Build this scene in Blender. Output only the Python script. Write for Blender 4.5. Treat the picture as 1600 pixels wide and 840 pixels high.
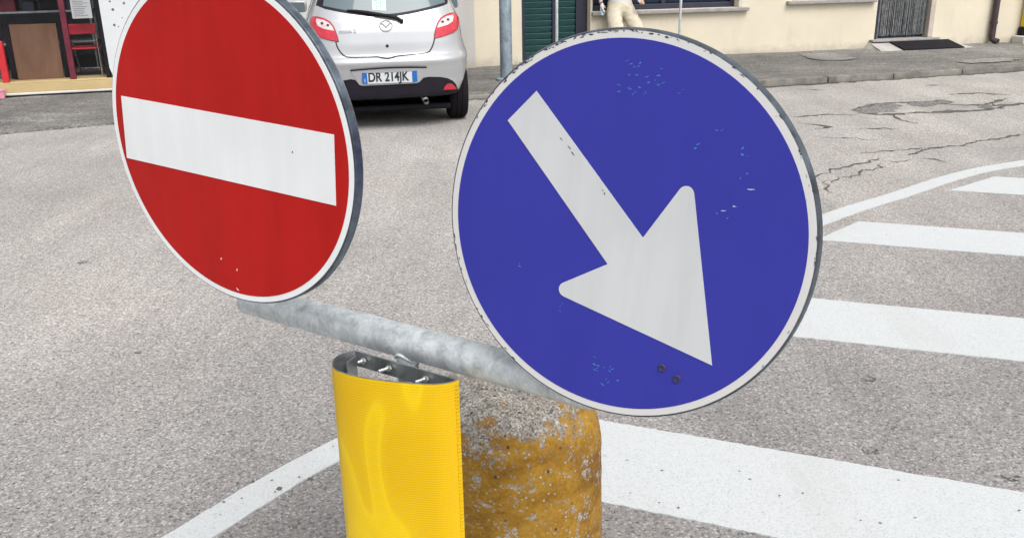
import bpy, bmesh, math, random
from mathutils import Vector, Matrix
random.seed(7)
rad = math.radians
for o in list(bpy.data.objects): bpy.data.objects.remove(o)
sc = bpy.context.scene
COL = sc.collection

# ------------------------------------------------------------------ camera
FPX, CAMH, PITCH, ROLL = 1430.0, 1.6, rad(19.3), rad(1.0)
FWD = Vector((0, math.cos(PITCH), -math.sin(PITCH)))
R0 = Vector((1, 0, 0)); D0 = Vector((0, -math.sin(PITCH), -math.cos(PITCH)))
RGT = R0*math.cos(ROLL) + D0*math.sin(ROLL)
DWN = D0*math.cos(ROLL) - R0*math.sin(ROLL)
EYE = Vector((0, 0, CAMH))
cd = bpy.data.cameras.new('camera'); cam = bpy.data.objects.new('camera', cd); COL.objects.link(cam)
M = Matrix.Identity(4)
for i in range(3):
    M[i][0] = RGT[i]; M[i][1] = -DWN[i]; M[i][2] = -FWD[i]; M[i][3] = EYE[i]
cam.matrix_world = M
cd.sensor_width = 36.0; cd.lens = FPX/1600.0*36.0; cd.clip_start = 0.05; cd.clip_end = 2000
sc.camera = cam
sc.render.resolution_x = 1024; sc.render.resolution_y = 537

# ------------------------------------------------------------------ sky, sun, exposure
SUN_EL, SUN_AZ = 56.0, 148.0          # degrees; azimuth of the sun measured from +Y clockwise
w = bpy.data.worlds.new('World'); sc.world = w; w.use_nodes = True
nt = w.node_tree; nt.nodes.clear()
wo = nt.nodes.new('ShaderNodeOutputWorld'); wb = nt.nodes.new('ShaderNodeBackground')
sk = nt.nodes.new('ShaderNodeTexSky'); sk.sky_type = 'NISHITA'; sk.sun_disc = False
sk.sun_elevation = rad(SUN_EL); sk.sun_rotation = rad(SUN_AZ); sk.dust_density = 4.0; sk.air_density = 1.0; sk.ozone_density = 1.0
hs = nt.nodes.new('ShaderNodeHueSaturation'); hs.inputs['Saturation'].default_value = 0.14
wb.inputs['Strength'].default_value = 0.15
nt.links.new(sk.outputs[0], hs.inputs['Color']); nt.links.new(hs.outputs[0], wb.inputs['Color']); nt.links.new(wb.outputs[0], wo.inputs[0])
sl = bpy.data.lights.new('sun', 'SUN'); sl.energy = 1.45; sl.angle = rad(40); sl.color = (1.0, 0.965, 0.92)
so = bpy.data.objects.new('sun', sl); COL.objects.link(so)
az = rad(SUN_AZ); el = rad(SUN_EL)
sd = Vector((math.sin(az)*math.cos(el), math.cos(az)*math.cos(el), math.sin(el)))
so.rotation_euler = sd.to_track_quat('Z', 'Y').to_euler(); so.location = sd*30
sc.view_settings.view_transform = 'Standard'; sc.view_settings.look = 'None'
sc.view_settings.gamma = 1.0; sc.view_settings.exposure = 0.55; sc.view_settings.use_curve_mapping = False
sc.render.engine = 'CYCLES'

# ------------------------------------------------------------------ helpers: picture -> place
def ray(u, v): return FWD + RGT*((u-800)/FPX) + DWN*((v-420)/FPX)
def gp(u, v, z=0.0):
    d = ray(u, v); return EYE + d*((z-CAMH)/d.z)

# ------------------------------------------------------------------ helpers: objects
def link(o, parent=None, label=None, cat=None, group=None, kind=None):
    COL.objects.link(o)
    if parent is not None: o.parent = parent
    if label: o['label'] = label
    if cat: o['category'] = cat
    if group: o['group'] = group
    if kind: o['kind'] = kind
    return o
def thing(name, loc, rz=0.0, label=None, cat=None, group=None, kind=None):
    o = bpy.data.objects.new(name, None); o.empty_display_size = 0.1
    o.location = loc; o.rotation_euler = (0, 0, rz)
    return link(o, None, label, cat, group, kind)
def smooth_mesh(me, ang=40):
    for p in me.polygons: p.use_smooth = True
    try: me.set_sharp_from_angle(angle=rad(ang))
    except Exception: pass
def obj(name, bm, mat, parent=None, smooth=None, loc=None, **kw):
    me = bpy.data.meshes.new(name)
    bmesh.ops.recalc_face_normals(bm, faces=bm.faces)
    bm.to_mesh(me); bm.free()
    for m in (mat if isinstance(mat, (list, tuple)) else [mat]): me.materials.append(m)
    if smooth: smooth_mesh(me, smooth)
    o = bpy.data.objects.new(name, me)
    if loc is not None: o.location = loc
    return link(o, parent, **kw)
def box(bm, c, s, mat=None, bev=0.0):
    """box centred c, size s, optional 3x3/4x4 matrix"""
    r = bmesh.ops.create_cube(bm, size=1.0)
    vs = r['verts']
    for v in vs: v.co = Vector((v.co.x*s[0], v.co.y*s[1], v.co.z*s[2]))
    if bev > 0:
        es = list({e for v in vs for e in v.link_edges})
        rr = bmesh.ops.bevel(bm, geom=es, offset=bev, segments=2, affect='EDGES', profile=0.5)
        vs = list({v for f in rr['faces'] for v in f.verts} | {v for v in vs if v.is_valid})
    for v in vs:
        co = v.co.copy()
        if mat is not None: co = mat @ co
        v.co = co + Vector(c)
    return vs
def bx(name, a, b, mat, parent=None, bev=0.0, **kw):
    bm = bmesh.new()
    c = [(a[i]+b[i])/2 for i in range(3)]; s = [abs(b[i]-a[i]) for i in range(3)]
    box(bm, c, s, bev=bev)
    return obj(name, bm, mat, parent, **kw)
def tube(bm, pts, r, n=16, cap=True, rs=None):
    pts = [Vector(p) for p in pts]; rings = []
    prev = None
    for i, p in enumerate(pts):
        if i == 0: t = pts[1]-pts[0]
        elif i == len(pts)-1: t = pts[-1]-pts[-2]
        else: t = (pts[i+1]-pts[i]).normalized() + (pts[i]-pts[i-1]).normalized()
        t.normalize()
        if prev is None:
            a = Vector((0, 0, 1)) if abs(t.z) < 0.9 else Vector((1, 0, 0))
            x = t.cross(a).normalized()
        else:
            x = (prev - t*prev.dot(t)).normalized()
        prev = x; y = t.cross(x)
        rr = rs[i] if rs else r
        rings.append([bm.verts.new(p + x*(rr*math.cos(2*math.pi*k/n)) + y*(rr*math.sin(2*math.pi*k/n))) for k in range(n)])
    for a, b in zip(rings, rings[1:]):
        for k in range(n): bm.faces.new((a[k], a[(k+1) % n], b[(k+1) % n], b[k]))
    if cap:
        bm.faces.new(list(reversed(rings[0]))); bm.faces.new(rings[-1])
def lathe(bm, prof, n=48, c=(0, 0, 0), close=False):
    c = Vector(c); rings = []
    for (r, z) in prof:
        rings.append([bm.verts.new(c+Vector((r*math.cos(2*math.pi*k/n), r*math.sin(2*math.pi*k/n), z))) for k in range(n)])
    for a, b in zip(rings, rings[1:]):
        for k in range(n): bm.faces.new((a[k], a[(k+1) % n], b[(k+1) % n], b[k]))
    bm.faces.new(list(reversed(rings[0]))); bm.faces.new(rings[-1])
def prism(bm, poly, z0, z1, m=None):
    a = [Vector((p[0], p[1], z0)) for p in poly]; b = [Vector((p[0], p[1], z1)) for p in poly]
    if m is not None: a = [m @ v for v in a]; b = [m @ v for v in b]
    A = [bm.verts.new(v) for v in a]; B = [bm.verts.new(v) for v in b]; n = len(poly)
    bm.faces.new(A); bm.faces.new(B)
    for i in range(n): bm.faces.new((A[i], A[(i+1) % n], B[(i+1) % n], B[i]))
def text_mesh(name, s, size, mat, parent, m, extrude=0.0008, squeeze=1.0, bold=0.0, **kw):
    c = bpy.data.curves.new(name, 'FONT'); c.body = s; c.size = size; c.extrude = extrude; c.offset = bold; c.align_x = 'CENTER'; c.align_y = 'CENTER'
    t = bpy.data.objects.new(name, c); COL.objects.link(t)
    bpy.context.view_layer.update()
    me = bpy.data.meshes.new_from_object(t.evaluated_get(bpy.context.evaluated_depsgraph_get()))
    bpy.data.objects.remove(t); bpy.data.curves.remove(c)
    for v in me.vertices: v.co = m @ Vector((v.co.x*squeeze, v.co.y, v.co.z))
    me.materials.clear(); me.materials.append(mat); me.name = name
    return link(bpy.data.objects.new(name, me), parent, **kw)

# ------------------------------------------------------------------ helpers: materials
class NT:
    def __init__(s, name, rough=0.6, metal=0.0, spec=0.5):
        s.m = bpy.data.materials.new(name); s.m.use_nodes = True; s.t = s.m.node_tree
        s.b = s.t.nodes['Principled BSDF']; s.b.inputs['Roughness'].default_value = rough
        s.b.inputs['Metallic'].default_value = metal; s.b.inputs['Specular IOR Level'].default_value = spec
        s.tc = s.t.nodes.new('ShaderNodeTexCoord')
    def n(s, ty, **kw):
        nd = s.t.nodes.new('ShaderNode'+ty)
        for k, v in kw.items(): setattr(nd, k, v)
        return nd
    def l(s, a, b): s.t.links.new(a, b)
    def mapping(s, scale=(1, 1, 1), rot=(0, 0, 0), loc=(0, 0, 0)):
        mp = s.n('Mapping'); mp.inputs['Scale'].default_value = scale; mp.inputs['Rotation'].default_value = rot; mp.inputs['Location'].default_value = loc
        s.l(s.tc.outputs['Object'], mp.inputs['Vector']); return mp.outputs[0]
    def noise(s, scale, detail=4, rough=0.55, vec=None, dist=0.0):
        nd = s.n('TexNoise'); nd.inputs['Scale'].default_value = scale; nd.inputs['Detail'].default_value = detail
        nd.inputs['Roughness'].default_value = rough; nd.inputs['Distortion'].default_value = dist
        s.l(vec if vec is not None else s.tc.outputs['Object'], nd.inputs['Vector']); return nd.outputs[0]
    def voro(s, scale, feat='F1', out=0, vec=None):
        nd = s.n('TexVoronoi'); nd.feature = feat; nd.inputs['Scale'].default_value = scale
        s.l(vec if vec is not None else s.tc.outputs['Object'], nd.inputs['Vector']); return nd.outputs[out]
    def ramp(s, fac, stops, interp='LINEAR'):
        r = s.n('ValToRGB'); r.color_ramp.interpolation = interp
        while len(r.color_ramp.elements) < len(stops): r.color_ramp.elements.new(0.5)
        for e, (p, c) in zip(r.color_ramp.elements, stops):
            e.position = p; e.color = (c, c, c, 1) if isinstance(c, (int, float)) else (*c, 1)
        s.l(fac, r.inputs[0]); return r.outputs[0]
    def mix(s, fac, a, b, mode='MIX'):
        nd = s.n('Mix', data_type='RGBA', blend_type=mode)
        for i, x in ((0, fac), (6, a), (7, b)):
            if hasattr(x, 'links'): s.l(x, nd.inputs[i])
            else: nd.inputs[i].default_value = x if i == 0 else ((x, x, x, 1) if isinstance(x, (int, float)) else (*x, 1))
        return nd.outputs[2]
    def math(s, op, a, b=0.0):
        nd = s.n('Math', operation=op)
        for i, x in enumerate((a, b)):
            if hasattr(x, 'links'): s.l(x, nd.inputs[i])
            else: nd.inputs[i].default_value = x
        return nd.outputs[0]
    def color(s, c):
        if hasattr(c, 'links'): s.l(c, s.b.inputs['Base Color'])
        else: s.b.inputs['Base Color'].default_value = (*c, 1)
        return s
    def rough(s, r): s.l(r, s.b.inputs['Roughness']); return s
    def bump(s, h, strength=0.3, dist=0.01):
        bp = s.n('Bump'); bp.inputs['Strength'].default_value = strength; bp.inputs['Distance'].default_value = dist
        s.l(h, bp.inputs['Height']); s.l(bp.outputs[0], s.b.inputs['Normal']); return s
def plain(name, c, rough=0.6, metal=0.0, var=0.12, scale=6.0, spec=0.5, bump=0.0):
    t = NT(name, rough, metal, spec)
    nz = t.noise(scale, 5, 0.6)
    lo = tuple(x*(1-var) for x in c); hi = tuple(min(1, x*(1+var)) for x in c)
    t.color(t.ramp(nz, [(0.3, lo), (0.7, hi)]))
    t.rough(t.ramp(nz, [(0.3, max(0.02, rough*0.85)), (0.7, min(1, rough*1.15))]))
    if bump: t.bump(t.noise(scale*8, 4), bump, 0.004)
    return t.m

def asphalt(name, dark, mid, light, grain, pits, patch=0.10, far_tone=None):
    t = NT(name, 0.85, 0, 0.5)
    cell = t.voro(grain, 'F1', 1)                       # stone colours
    sep = t.n('SeparateColor'); t.l(cell, sep.inputs[0])
    c = t.ramp(sep.outputs[0], [(0.0, dark), (0.22, mid), (0.72, mid), (0.9, light), (1.0, tuple(min(1, x*1.12) for x in light))])
    d = t.voro(grain, 'F1', 0)
    edge = t.ramp(d, [(0.25, 1.0), (0.75, 0.72)])
    c = t.mix(1.0, c, edge, 'MULTIPLY')
    fine = t.noise(grain*2.6, 3, 0.7)
    c = t.mix(1.0, c, t.ramp(fine, [(0.3, 0.72), (0.68, 1.25)]), 'MULTIPLY')
    pit = t.noise(grain*0.55, 3, 0.75)
    c = t.mix(t.ramp(pit, [(pits-0.05, 1.0), (pits+0.03, 0.0)]), c, tuple(x*0.35 for x in dark))
    big = t.noise(0.9, 5, 0.6); big2 = t.noise(0.23, 4, 0.55)
    c = t.mix(1.0, c, t.ramp(big, [(0.3, 1-patch), (0.7, 1+patch*0.6)]), 'MULTIPLY')
    c = t.mix(1.0, c, t.ramp(big2, [(0.32, 1-patch), (0.68, 1+patch*0.5)]), 'MULTIPLY')
    if name == 'old_asphalt':      # streaky wear and patching of the old pavement
        stk_ = t.noise(1.0, 6, 0.72, t.mapping((1.6, 5.0, 1), rot=(0, 0, 0.25)), 0.5)
        c = t.mix(1.0, c, t.ramp(stk_, [(0.32, 0.70), (0.5, 0.98), (0.68, 1.32)]), 'MULTIPLY')
    stain = t.noise(2.6, 6, 0.7, None, 0.8)          # old oil drips and damp blotches
    c = t.mix(t.ramp(stain, [(0.60, 0.0), (0.78, 0.40)]), c, t.mix(1.0, c, (0.74, 0.73, 0.73), 'MULTIPLY'))
    trk = t.noise(1.0, 4, 0.6, t.mapping((2.6, 0.22, 1), rot=(0, 0, -0.55)))      # tyre-polished streaks along the lane
    c = t.mix(1.0, c, t.ramp(trk, [(0.36, 0.91), (0.62, 1.06)]), 'MULTIPLY')
    warm = t.noise(0.6, 3)
    c = t.mix(t.ramp(warm, [(0.42, 0.0), (0.66, 0.35)]), c, t.mix(1.0, c, (1.05, 0.985, 0.95), 'MULTIPLY'))
    if far_tone:      # road colour turns paler with distance and towards the left
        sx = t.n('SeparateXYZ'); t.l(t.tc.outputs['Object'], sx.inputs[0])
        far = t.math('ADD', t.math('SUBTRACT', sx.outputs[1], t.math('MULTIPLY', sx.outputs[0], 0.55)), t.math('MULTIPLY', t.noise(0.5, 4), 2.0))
        c = t.mix(t.ramp(t.math('MULTIPLY', far, 0.1), [(0.34, 0.0), (0.62, 1.0)]), c, t.mix(1.0, c, far_tone, 'MULTIPLY'))
    t.color(c)
    h = t.math('ADD', t.math('MULTIPLY', d, -0.7), t.math('MULTIPLY', pit, 1.2))
    t.bump(h, 0.42, 0.005)
    return t.m
MAT = {}
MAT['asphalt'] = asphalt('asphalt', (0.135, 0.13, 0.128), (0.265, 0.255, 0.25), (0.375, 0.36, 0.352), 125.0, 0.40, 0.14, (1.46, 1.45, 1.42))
MAT['old_asphalt'] = asphalt('old_asphalt', (0.09, 0.088, 0.085), (0.185, 0.18, 0.172), (0.28, 0.27, 0.255), 60.0, 0.40, 0.30)
MAT['patch_asphalt'] = asphalt('patch_asphalt', (0.10, 0.098, 0.096), (0.225, 0.217, 0.21), (0.33, 0.32, 0.31), 70.0, 0.44, 0.35)
MAT['pale_asphalt'] = asphalt('pale_asphalt', (0.20, 0.19, 0.18), (0.37, 0.355, 0.335), (0.5, 0.48, 0.455), 95.0, 0.34, 0.2)

MAT['repair'] = asphalt('cement_repair', (0.14, 0.135, 0.13), (0.255, 0.245, 0.235), (0.34, 0.33, 0.315), 60.0, 0.36, 0.3)
MAT['grime'] = asphalt('gutter_grime', (0.05, 0.044, 0.036), (0.115, 0.10, 0.082), (0.20, 0.175, 0.145), 50.0, 0.45, 0.4)
t = NT('crack_filling', 0.95, 0, 0.1); t.color(t.ramp(t.noise(30, 4), [(0.3, (0.045, 0.043, 0.041)), (0.7, (0.15, 0.143, 0.136))])); MAT['crack'] = t.m

def road_paint():
    t = NT('road_paint', 0.75, 0, 0.3)
    g = t.noise(160, 3, 0.7); s2 = t.noise(45, 4, 0.7)
    c = t.ramp(g, [(0.28, (0.29, 0.30, 0.305)), (0.45, (0.455, 0.475, 0.487)), (0.75, (0.52, 0.54, 0.555))])
    c = t.mix(t.ramp(t.noise(3.0, 5, 0.65), [(0.35, 0.0), (0.75, 0.22)]), c, (0.42, 0.42, 0.415))
    trk = t.noise(1.0, 5, 0.65, t.mapping((3.0, 0.5, 1), rot=(0, 0, -0.55)))
    c = t.mix(t.ramp(trk, [(0.52, 0.0), (0.74, 0.35)]), c, (0.36, 0.355, 0.345))
    wear = t.ramp(t.math('ADD', t.math('MULTIPLY', s2, 0.8), t.math('MULTIPLY', t.noise(5, 4, 0.6), 0.25)), [(0.315, 1.0), (0.365, 0.0)])
    c = t.mix(wear, c, (0.27, 0.262, 0.255))
    sp = t.voro(9.0, 'F1', 0)
    c = t.mix(t.ramp(sp, [(0.035, 0.9), (0.06, 0.0)]), c, (0.12, 0.115, 0.11))
    t.color(c); t.bump(t.math('ADD', g, s2), 0.35, 0.004)
    return t.m
MAT['paint'] = road_paint()

def galvanised(name, lo, hi, scale=14.0, rough=0.5, metal=0.75):
    t = NT(name, rough, metal)
    v = t.mapping((1, 1, 0.6))
    sp = t.voro(scale*7.5, 'F1', 1, v); sep = t.n('SeparateColor'); t.l(sp, sep.inputs[0])
    nz = t.noise(scale, 6, 0.65, v, 0.6)
    f = t.math('ADD', t.math('MULTIPLY', sep.outputs[0], 0.12), t.math('MULTIPLY', nz, 1.0))
    c = t.ramp(f, [(0.35, lo), (0.72, hi)])
    st = t.noise(scale*0.7, 6, 0.75, t.mapping((1, 1, 4.0), loc=(3, 1, 2)))
    c = t.mix(t.ramp(st, [(0.60, 0.0), (0.72, 0.7)]), c, tuple(x*0.35 for x in lo))
    t.color(c); t.rough(t.ramp(nz, [(0.3, rough*0.8), (0.7, rough*1.25)])); t.bump(nz, 0.12, 0.003)
    return t.m
MAT['galv'] = galvanised('galvanised_steel', (0.38, 0.42, 0.44), (0.70, 0.74, 0.76), 30.0, 0.5, 0.5)
MAT['galv_lamp'] = galvanised('galvanised_lamp_post', (0.16, 0.21, 0.25), (0.34, 0.40, 0.45), 9, 0.6, 0.5)
MAT['alu'] = galvanised('dull_aluminium', (0.20, 0.215, 0.225), (0.42, 0.44, 0.45), 8, 0.45, 0.85)
MAT['flange'] = galvanised('sign_flange', (0.05, 0.058, 0.072), (0.19, 0.225, 0.265), 10, 0.34, 0.9)
MAT['bolt'] = plain('bright_zinc_bolt', (0.78, 0.78, 0.76), 0.3, 0.9, 0.1, 60)

def sign_face(name, c, rough=0.32, dirt=0.06, streak=0.05):
    t = NT(name, rough, 0, 0.2)
    z = t.noise(3.5, 5, 0.6); st = t.noise(4.0, 4, 0.6, t.mapping((5, 0.6, 1)))
    k = t.mix(1.0, c, t.ramp(z, [(0.3, 1-dirt), (0.7, 1+dirt*0.5)]), 'MULTIPLY')
    k = t.mix(1.0, k, t.ramp(st, [(0.35, 1-streak), (0.6, 1.0)]), 'MULTIPLY')
    t.color(k); t.rough(t.ramp(t.noise(11, 5), [(0.3, rough*0.8), (0.7, rough*1.5)]))
    t.bump(t.noise(2.2, 2), 0.05, 0.01)
    return t.m
MAT['sign_red'] = sign_face('sign_red_film', (0.455, 0.0085, 0.0065), 0.42, 0.10, 0.10)
MAT['sign_blue'] = sign_face('sign_blue_film', (0.035, 0.038, 0.315), 0.45, 0.05, 0.04)
MAT['sign_white'] = sign_face('sign_white_film', (0.80, 0.82, 0.83), 0.45, 0.05, 0.05)
MAT['sign_white_old'] = sign_face('sign_white_film_dull', (0.555, 0.57, 0.58), 0.5, 0.06, 0.06)
def rim_white(name, c):
    t = NT(name, 0.5, 0, 0.4)
    ch = t.noise(26, 5, 0.75)
    k = t.mix(t.ramp(ch, [(0.66, 0.0), (0.70, 1.0)]), c, (0.16, 0.15, 0.15))
    k = t.mix(t.ramp(t.noise(9, 4), [(0.5, 0.0), (0.75, 0.3)]), k, (0.62, 0.56, 0.53))
    t.color(k); return t.m
MAT['rim_red'] = sign_face('sign_border_white', (0.82, 0.84, 0.85), 0.45)
MAT['rim_blue'] = rim_white('sign_border_chipped', (0.60, 0.60, 0.59))
MAT['chip_cyan'] = plain('scuff_cyan', (0.045, 0.19, 0.44), 0.5, 0, 0.4, 60)
MAT['chip_pale'] = plain('scuff_pale', (0.36, 0.46, 0.60), 0.5, 0, 0.2, 60)
MAT['chip_dark'] = plain('scuff_dark', (0.05, 0.05, 0.07), 0.6, 0, 0.3, 60)
MAT['rivet'] = plain('dark_rivet', (0.035, 0.03, 0.11), 0.45, 0, 0.2, 60)

def yellow_sheet():
    t = NT('yellow_reflective_sheeting', 0.42, 0, 0.3)
    v = t.mapping((1, 1, 1))
    # fine prism rows of the film and broad moire-like lighter lozenges
    w1 = t.n('TexWave'); w1.wave_type = 'BANDS'; w1.bands_direction = 'Z'; w1.inputs['Scale'].default_value = 62.0; w1.inputs['Distortion'].default_value = 0.4; t.l(v, w1.inputs[0])
    w2 = t.n('TexWave'); w2.wave_type = 'BANDS'; w2.bands_direction = 'X'; w2.inputs['Scale'].default_value = 78.0; w2.inputs['Distortion'].default_value = 0.6; t.l(v, w2.inputs[0])
    pat = t.noise(1.0, 1, 0.4, t.mapping((9, 9, 3.4), rot=(0, 0.35, 0), loc=(1.3, 0, 0.4)), 0.7)
    c = t.ramp(pat, [(0.34, (0.69, 0.42, 0.002)), (0.50, (0.73, 0.465, 0.003)), (0.545, (0.80, 0.55, 0.005)), (0.66, (0.75, 0.485, 0.004))])
    c = t.mix(1.0, c, t.ramp(w1.outputs[1], [(0.1, 0.90), (0.6, 1.02)]), 'MULTIPLY')
    c = t.mix(1.0, c, t.ramp(w2.outputs[1], [(0.1, 0.95), (0.6, 1.02)]), 'MULTIPLY')
    sc_ = t.noise(7, 6, 0.8, t.mapping((12, 12, 1.2)))
    c = t.mix(t.ramp(sc_, [(0.66, 0.0), (0.74, 0.45)]), c, (0.36, 0.20, 0.03))
    t.color(c)
    t.bump(t.math('ADD', w1.outputs[1], t.math('MULTIPLY', w2.outputs[1], 0.6)), 0.25, 0.0012)
    return t.m
MAT['yellow'] = yellow_sheet()

def bollard_mat():
    t = NT('ochre_paint_on_concrete', 0.85, 0, 0.3)
    g = t.voro(270, 'F1', 1); sg = t.n('SeparateColor'); t.l(g, sg.inputs[0])
    con = t.ramp(sg.outputs[0], [(0.0, (0.10, 0.09, 0.078)), (0.4, (0.26, 0.238, 0.21)), (0.8, (0.35, 0.325, 0.29)), (1.0, (0.50, 0.48, 0.45))])
    con = t.mix(1.0, con, t.ramp(t.noise(24, 5, 0.7), [(0.3, 0.6), (0.7, 1.15)]), 'MULTIPLY')
    oc = t.noise(9, 6, 0.7, t.mapping((1, 1, 2.2)))
    paint = t.ramp(oc, [(0.28, (0.17, 0.075, 0.006)), (0.5, (0.32, 0.165, 0.016)), (0.72, (0.40, 0.228, 0.03))])
    paint = t.mix(t.ramp(t.noise(5, 6, 0.7, t.mapping((1, 1, 1.6), loc=(4, 4, 4))), [(0.50, 0.0), (0.66, 0.65)]), paint, (0.12, 0.052, 0.008))
    paint = t.mix(1.0, paint, t.ramp(t.noise(110, 3, 0.7), [(0.3, 0.72), (0.7, 1.12)]), 'MULTIPLY')
    sx = t.n('SeparateXYZ'); t.l(t.tc.outputs['Object'], sx.inputs[0])
    # bare cap: the paint wore off the top, more on one side
    hgt = t.math('ADD', t.math('MULTIPLY', sx.outputs[2], 4.0), t.math('MULTIPLY', sx.outputs[0], -1.1))
    msk = t.math('ADD', t.math('MULTIPLY', t.noise(11, 8, 0.78), 2.2), t.math('ADD', hgt, -2.92))
    bare = t.ramp(msk, [(0.47, 0.0), (0.62, 1.0)])
    flake = t.ramp(t.noise(20, 7, 0.78, t.mapping((1, 1, 1.3), loc=(5, 2, 1))), [(0.565, 0.0), (0.60, 1.0)])
    spots = t.ramp(t.voro(70, 'F1', 0), [(0.16, 1.0), (0.26, 0.0)])
    spots = t.math('MULTIPLY', spots, t.ramp(t.noise(13, 3), [(0.44, 0.0), (0.52, 1.0)]))
    fleck = t.math('MULTIPLY', t.ramp(t.noise(95, 3, 0.7), [(0.60, 0.0), (0.65, 1.0)]), t.ramp(t.noise(6, 4, 0.6, t.mapping((1, 1, 1), loc=(2, 9, 4))), [(0.42, 0.0), (0.55, 1.0)]))
    b = t.math('MAXIMUM', t.math('MAXIMUM', t.math('MAXIMUM', bare, flake), spots), fleck)
    con2 = t.mix(t.ramp(sx.outputs[2], [(0.48, 0.0), (0.55, 1.0)]), t.mix(0.5, con, (0.44, 0.41, 0.39)), con)
    c = t.mix(b, paint, con2)
    pits = t.ramp(t.voro(38, 'F1', 0, t.mapping((1, 1, 1), loc=(1, 7, 3))), [(0.10, 1.0), (0.17, 0.0)])
    pits = t.math('MULTIPLY', pits, t.ramp(t.noise(8, 3), [(0.42, 0.0), (0.48, 1.0)]))
    c = t.mix(pits, c, (0.055, 0.042, 0.035))
    t.color(c)
    h = t.math('ADD', t.math('MULTIPLY', b, -0.6), t.math('MULTIPLY', pits, -1.5))
    h = t.math('ADD', h, t.math('MULTIPLY', t.noise(60, 5, 0.7), 1.3))
    t.bump(h, 0.45, 0.003)
    return t.m
MAT['bollard'] = bollard_mat()

def stucco(name, c, dirt=(0.36, 0.33, 0.27)):
    t = NT(name, 0.92, 0, 0.2)
    k = t.mix(1.0, c, t.ramp(t.noise(1.3, 6, 0.6), [(0.3, 0.90), (0.7, 1.05)]), 'MULTIPLY')
    st = t.noise(2.4, 5, 0.65, t.mapping((2.0, 1, 0.5)))
    k = t.mix(t.ramp(st, [(0.56, 0.0), (0.8, 0.25)]), k, dirt)
    # splash-back soiling rising from the pavement
    sx = t.n('SeparateXYZ'); t.l(t.tc.outputs['Object'], sx.inputs[0])
    low = t.math('ADD', t.math('MULTIPLY', t.noise(7, 6, 0.7), 0.35), sx.outputs[2])
    k = t.mix(t.ramp(low, [(0.20, 0.75), (0.36, 0.0)]), k, dirt)
    t.color(k); t.bump(t.noise(90, 5, 0.7), 0.35, 0.006)
    return t.m
MAT['cream'] = stucco('cream_render', (0.665, 0.60, 0.475))
MAT['pilaster'] = stucco('pale_grey_render', (0.50, 0.48, 0.46))
MAT['stone'] = plain('grey_sill_stone', (0.30, 0.285, 0.275), 0.75, 0, 0.2, 9, 0.3, 0.2)
MAT['white_stone'] = plain('white_marble_step', (0.58, 0.565, 0.54), 0.6, 0, 0.12, 5, 0.4, 0.1)
MAT['ramp'] = plain('pale_cement', (0.38, 0.365, 0.345), 0.85, 0, 0.18, 6, 0.3, 0.3)
MAT['dark_frame'] = plain('dark_blue_frame', (0.018, 0.020, 0.040), 0.5, 0, 0.2, 8)
MAT['green_slat'] = plain('dark_green_slat', (0.025, 0.085, 0.085), 0.45, 0, 0.3, 7)
MAT['blue_slat'] = plain('dark_blue_slat', (0.012, 0.026, 0.06), 0.45, 0, 0.3, 7)
MAT['pale_frame'] = plain('pale_window_stop', (0.50, 0.50, 0.47), 0.6, 0, 0.1, 8)
MAT['brown_pipe'] = plain('brown_painted_metal', (0.05, 0.034, 0.034), 0.5, 0.1, 0.3, 12)
MAT['strip'] = plain('grey_plastic_strip', (0.19, 0.19, 0.185), 0.45, 0, 0.55, 22)
MAT['strip_dark'] = plain('slate_plastic_strip', (0.085, 0.105, 0.115), 0.45, 0, 0.5, 22)
MAT['beige'] = plain('beige_jamb', (0.46, 0.40, 0.34), 0.7, 0, 0.12, 7)
MAT['mat'] = plain('dark_doormat', (0.016, 0.015, 0.019), 0.95, 0, 0.4, 30, 0.1, 0.5)
MAT['yellow_paint'] = plain('yellow_enamel', (0.68, 0.53, 0.02), 0.4, 0, 0.08, 4)
MAT['black_pl'] = plain('black_plastic', (0.010, 0.009, 0.012), 0.6, 0, 0.3, 14, 0.2)
MAT['black_trim'] = plain('dark_bumper_plastic', (0.012, 0.010, 0.018), 0.5, 0, 0.25, 14, 0.25)
MAT['dark_room'] = plain('dim_interior', (0.12, 0.125, 0.14), 0.9, 0, 0.3, 2)
MAT['dark_floor'] = plain('dim_floor', (0.10, 0.09, 0.085), 0.8, 0, 0.2, 3)
MAT['maroon'] = plain('maroon_painted_metal', (0.13, 0.014, 0.03), 0.45, 0.1, 0.25, 9)
MAT['bright_red'] = plain('bright_red_paint', (0.50, 0.02, 0.03), 0.4, 0, 0.12, 9)
MAT['chair_red'] = plain('red_seat_plastic', (0.55, 0.03, 0.05), 0.45, 0, 0.2, 9)
MAT['chrome'] = plain('worn_chrome', (0.75, 0.75, 0.75), 0.25, 0.95, 0.1, 30)
MAT['plinth'] = stucco('ochre_cream_plinth', (0.50, 0.385, 0.20), (0.45, 0.34, 0.17))
MAT['paper'] = plain('white_paper', (0.58, 0.60, 0.62), 0.8, 0, 0.04, 6)
MAT['ink'] = plain('print_ink', (0.10, 0.10, 0.12), 0.8, 0, 0.1, 6)
MAT['pink'] = plain('pink_plastic', (0.72, 0.30, 0.40), 0.5, 0, 0.12, 18)
def board_mat():
    t = NT('brown_cardboard', 0.85, 0, 0.2)
    k = t.ramp(t.noise(3.0, 6, 0.6, t.mapping((2.5, 1, 0.6))), [(0.3, (0.16, 0.088, 0.06)), (0.7, (0.24, 0.138, 0.092))])
    t.color(k); return t.m
MAT['board'] = board_mat()
def glass(name, tint=(0.8, 0.85, 0.88), alpha=0.25, rough=0.03):
    t = NT(name, rough, 0, 0.5); t.color(tint); t.b.inputs['Alpha'].default_value = alpha
    return t.m
MAT['shop_glass'] = glass('shop_window_glass', (0.01, 0.011, 0.012), 0.10)
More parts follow.
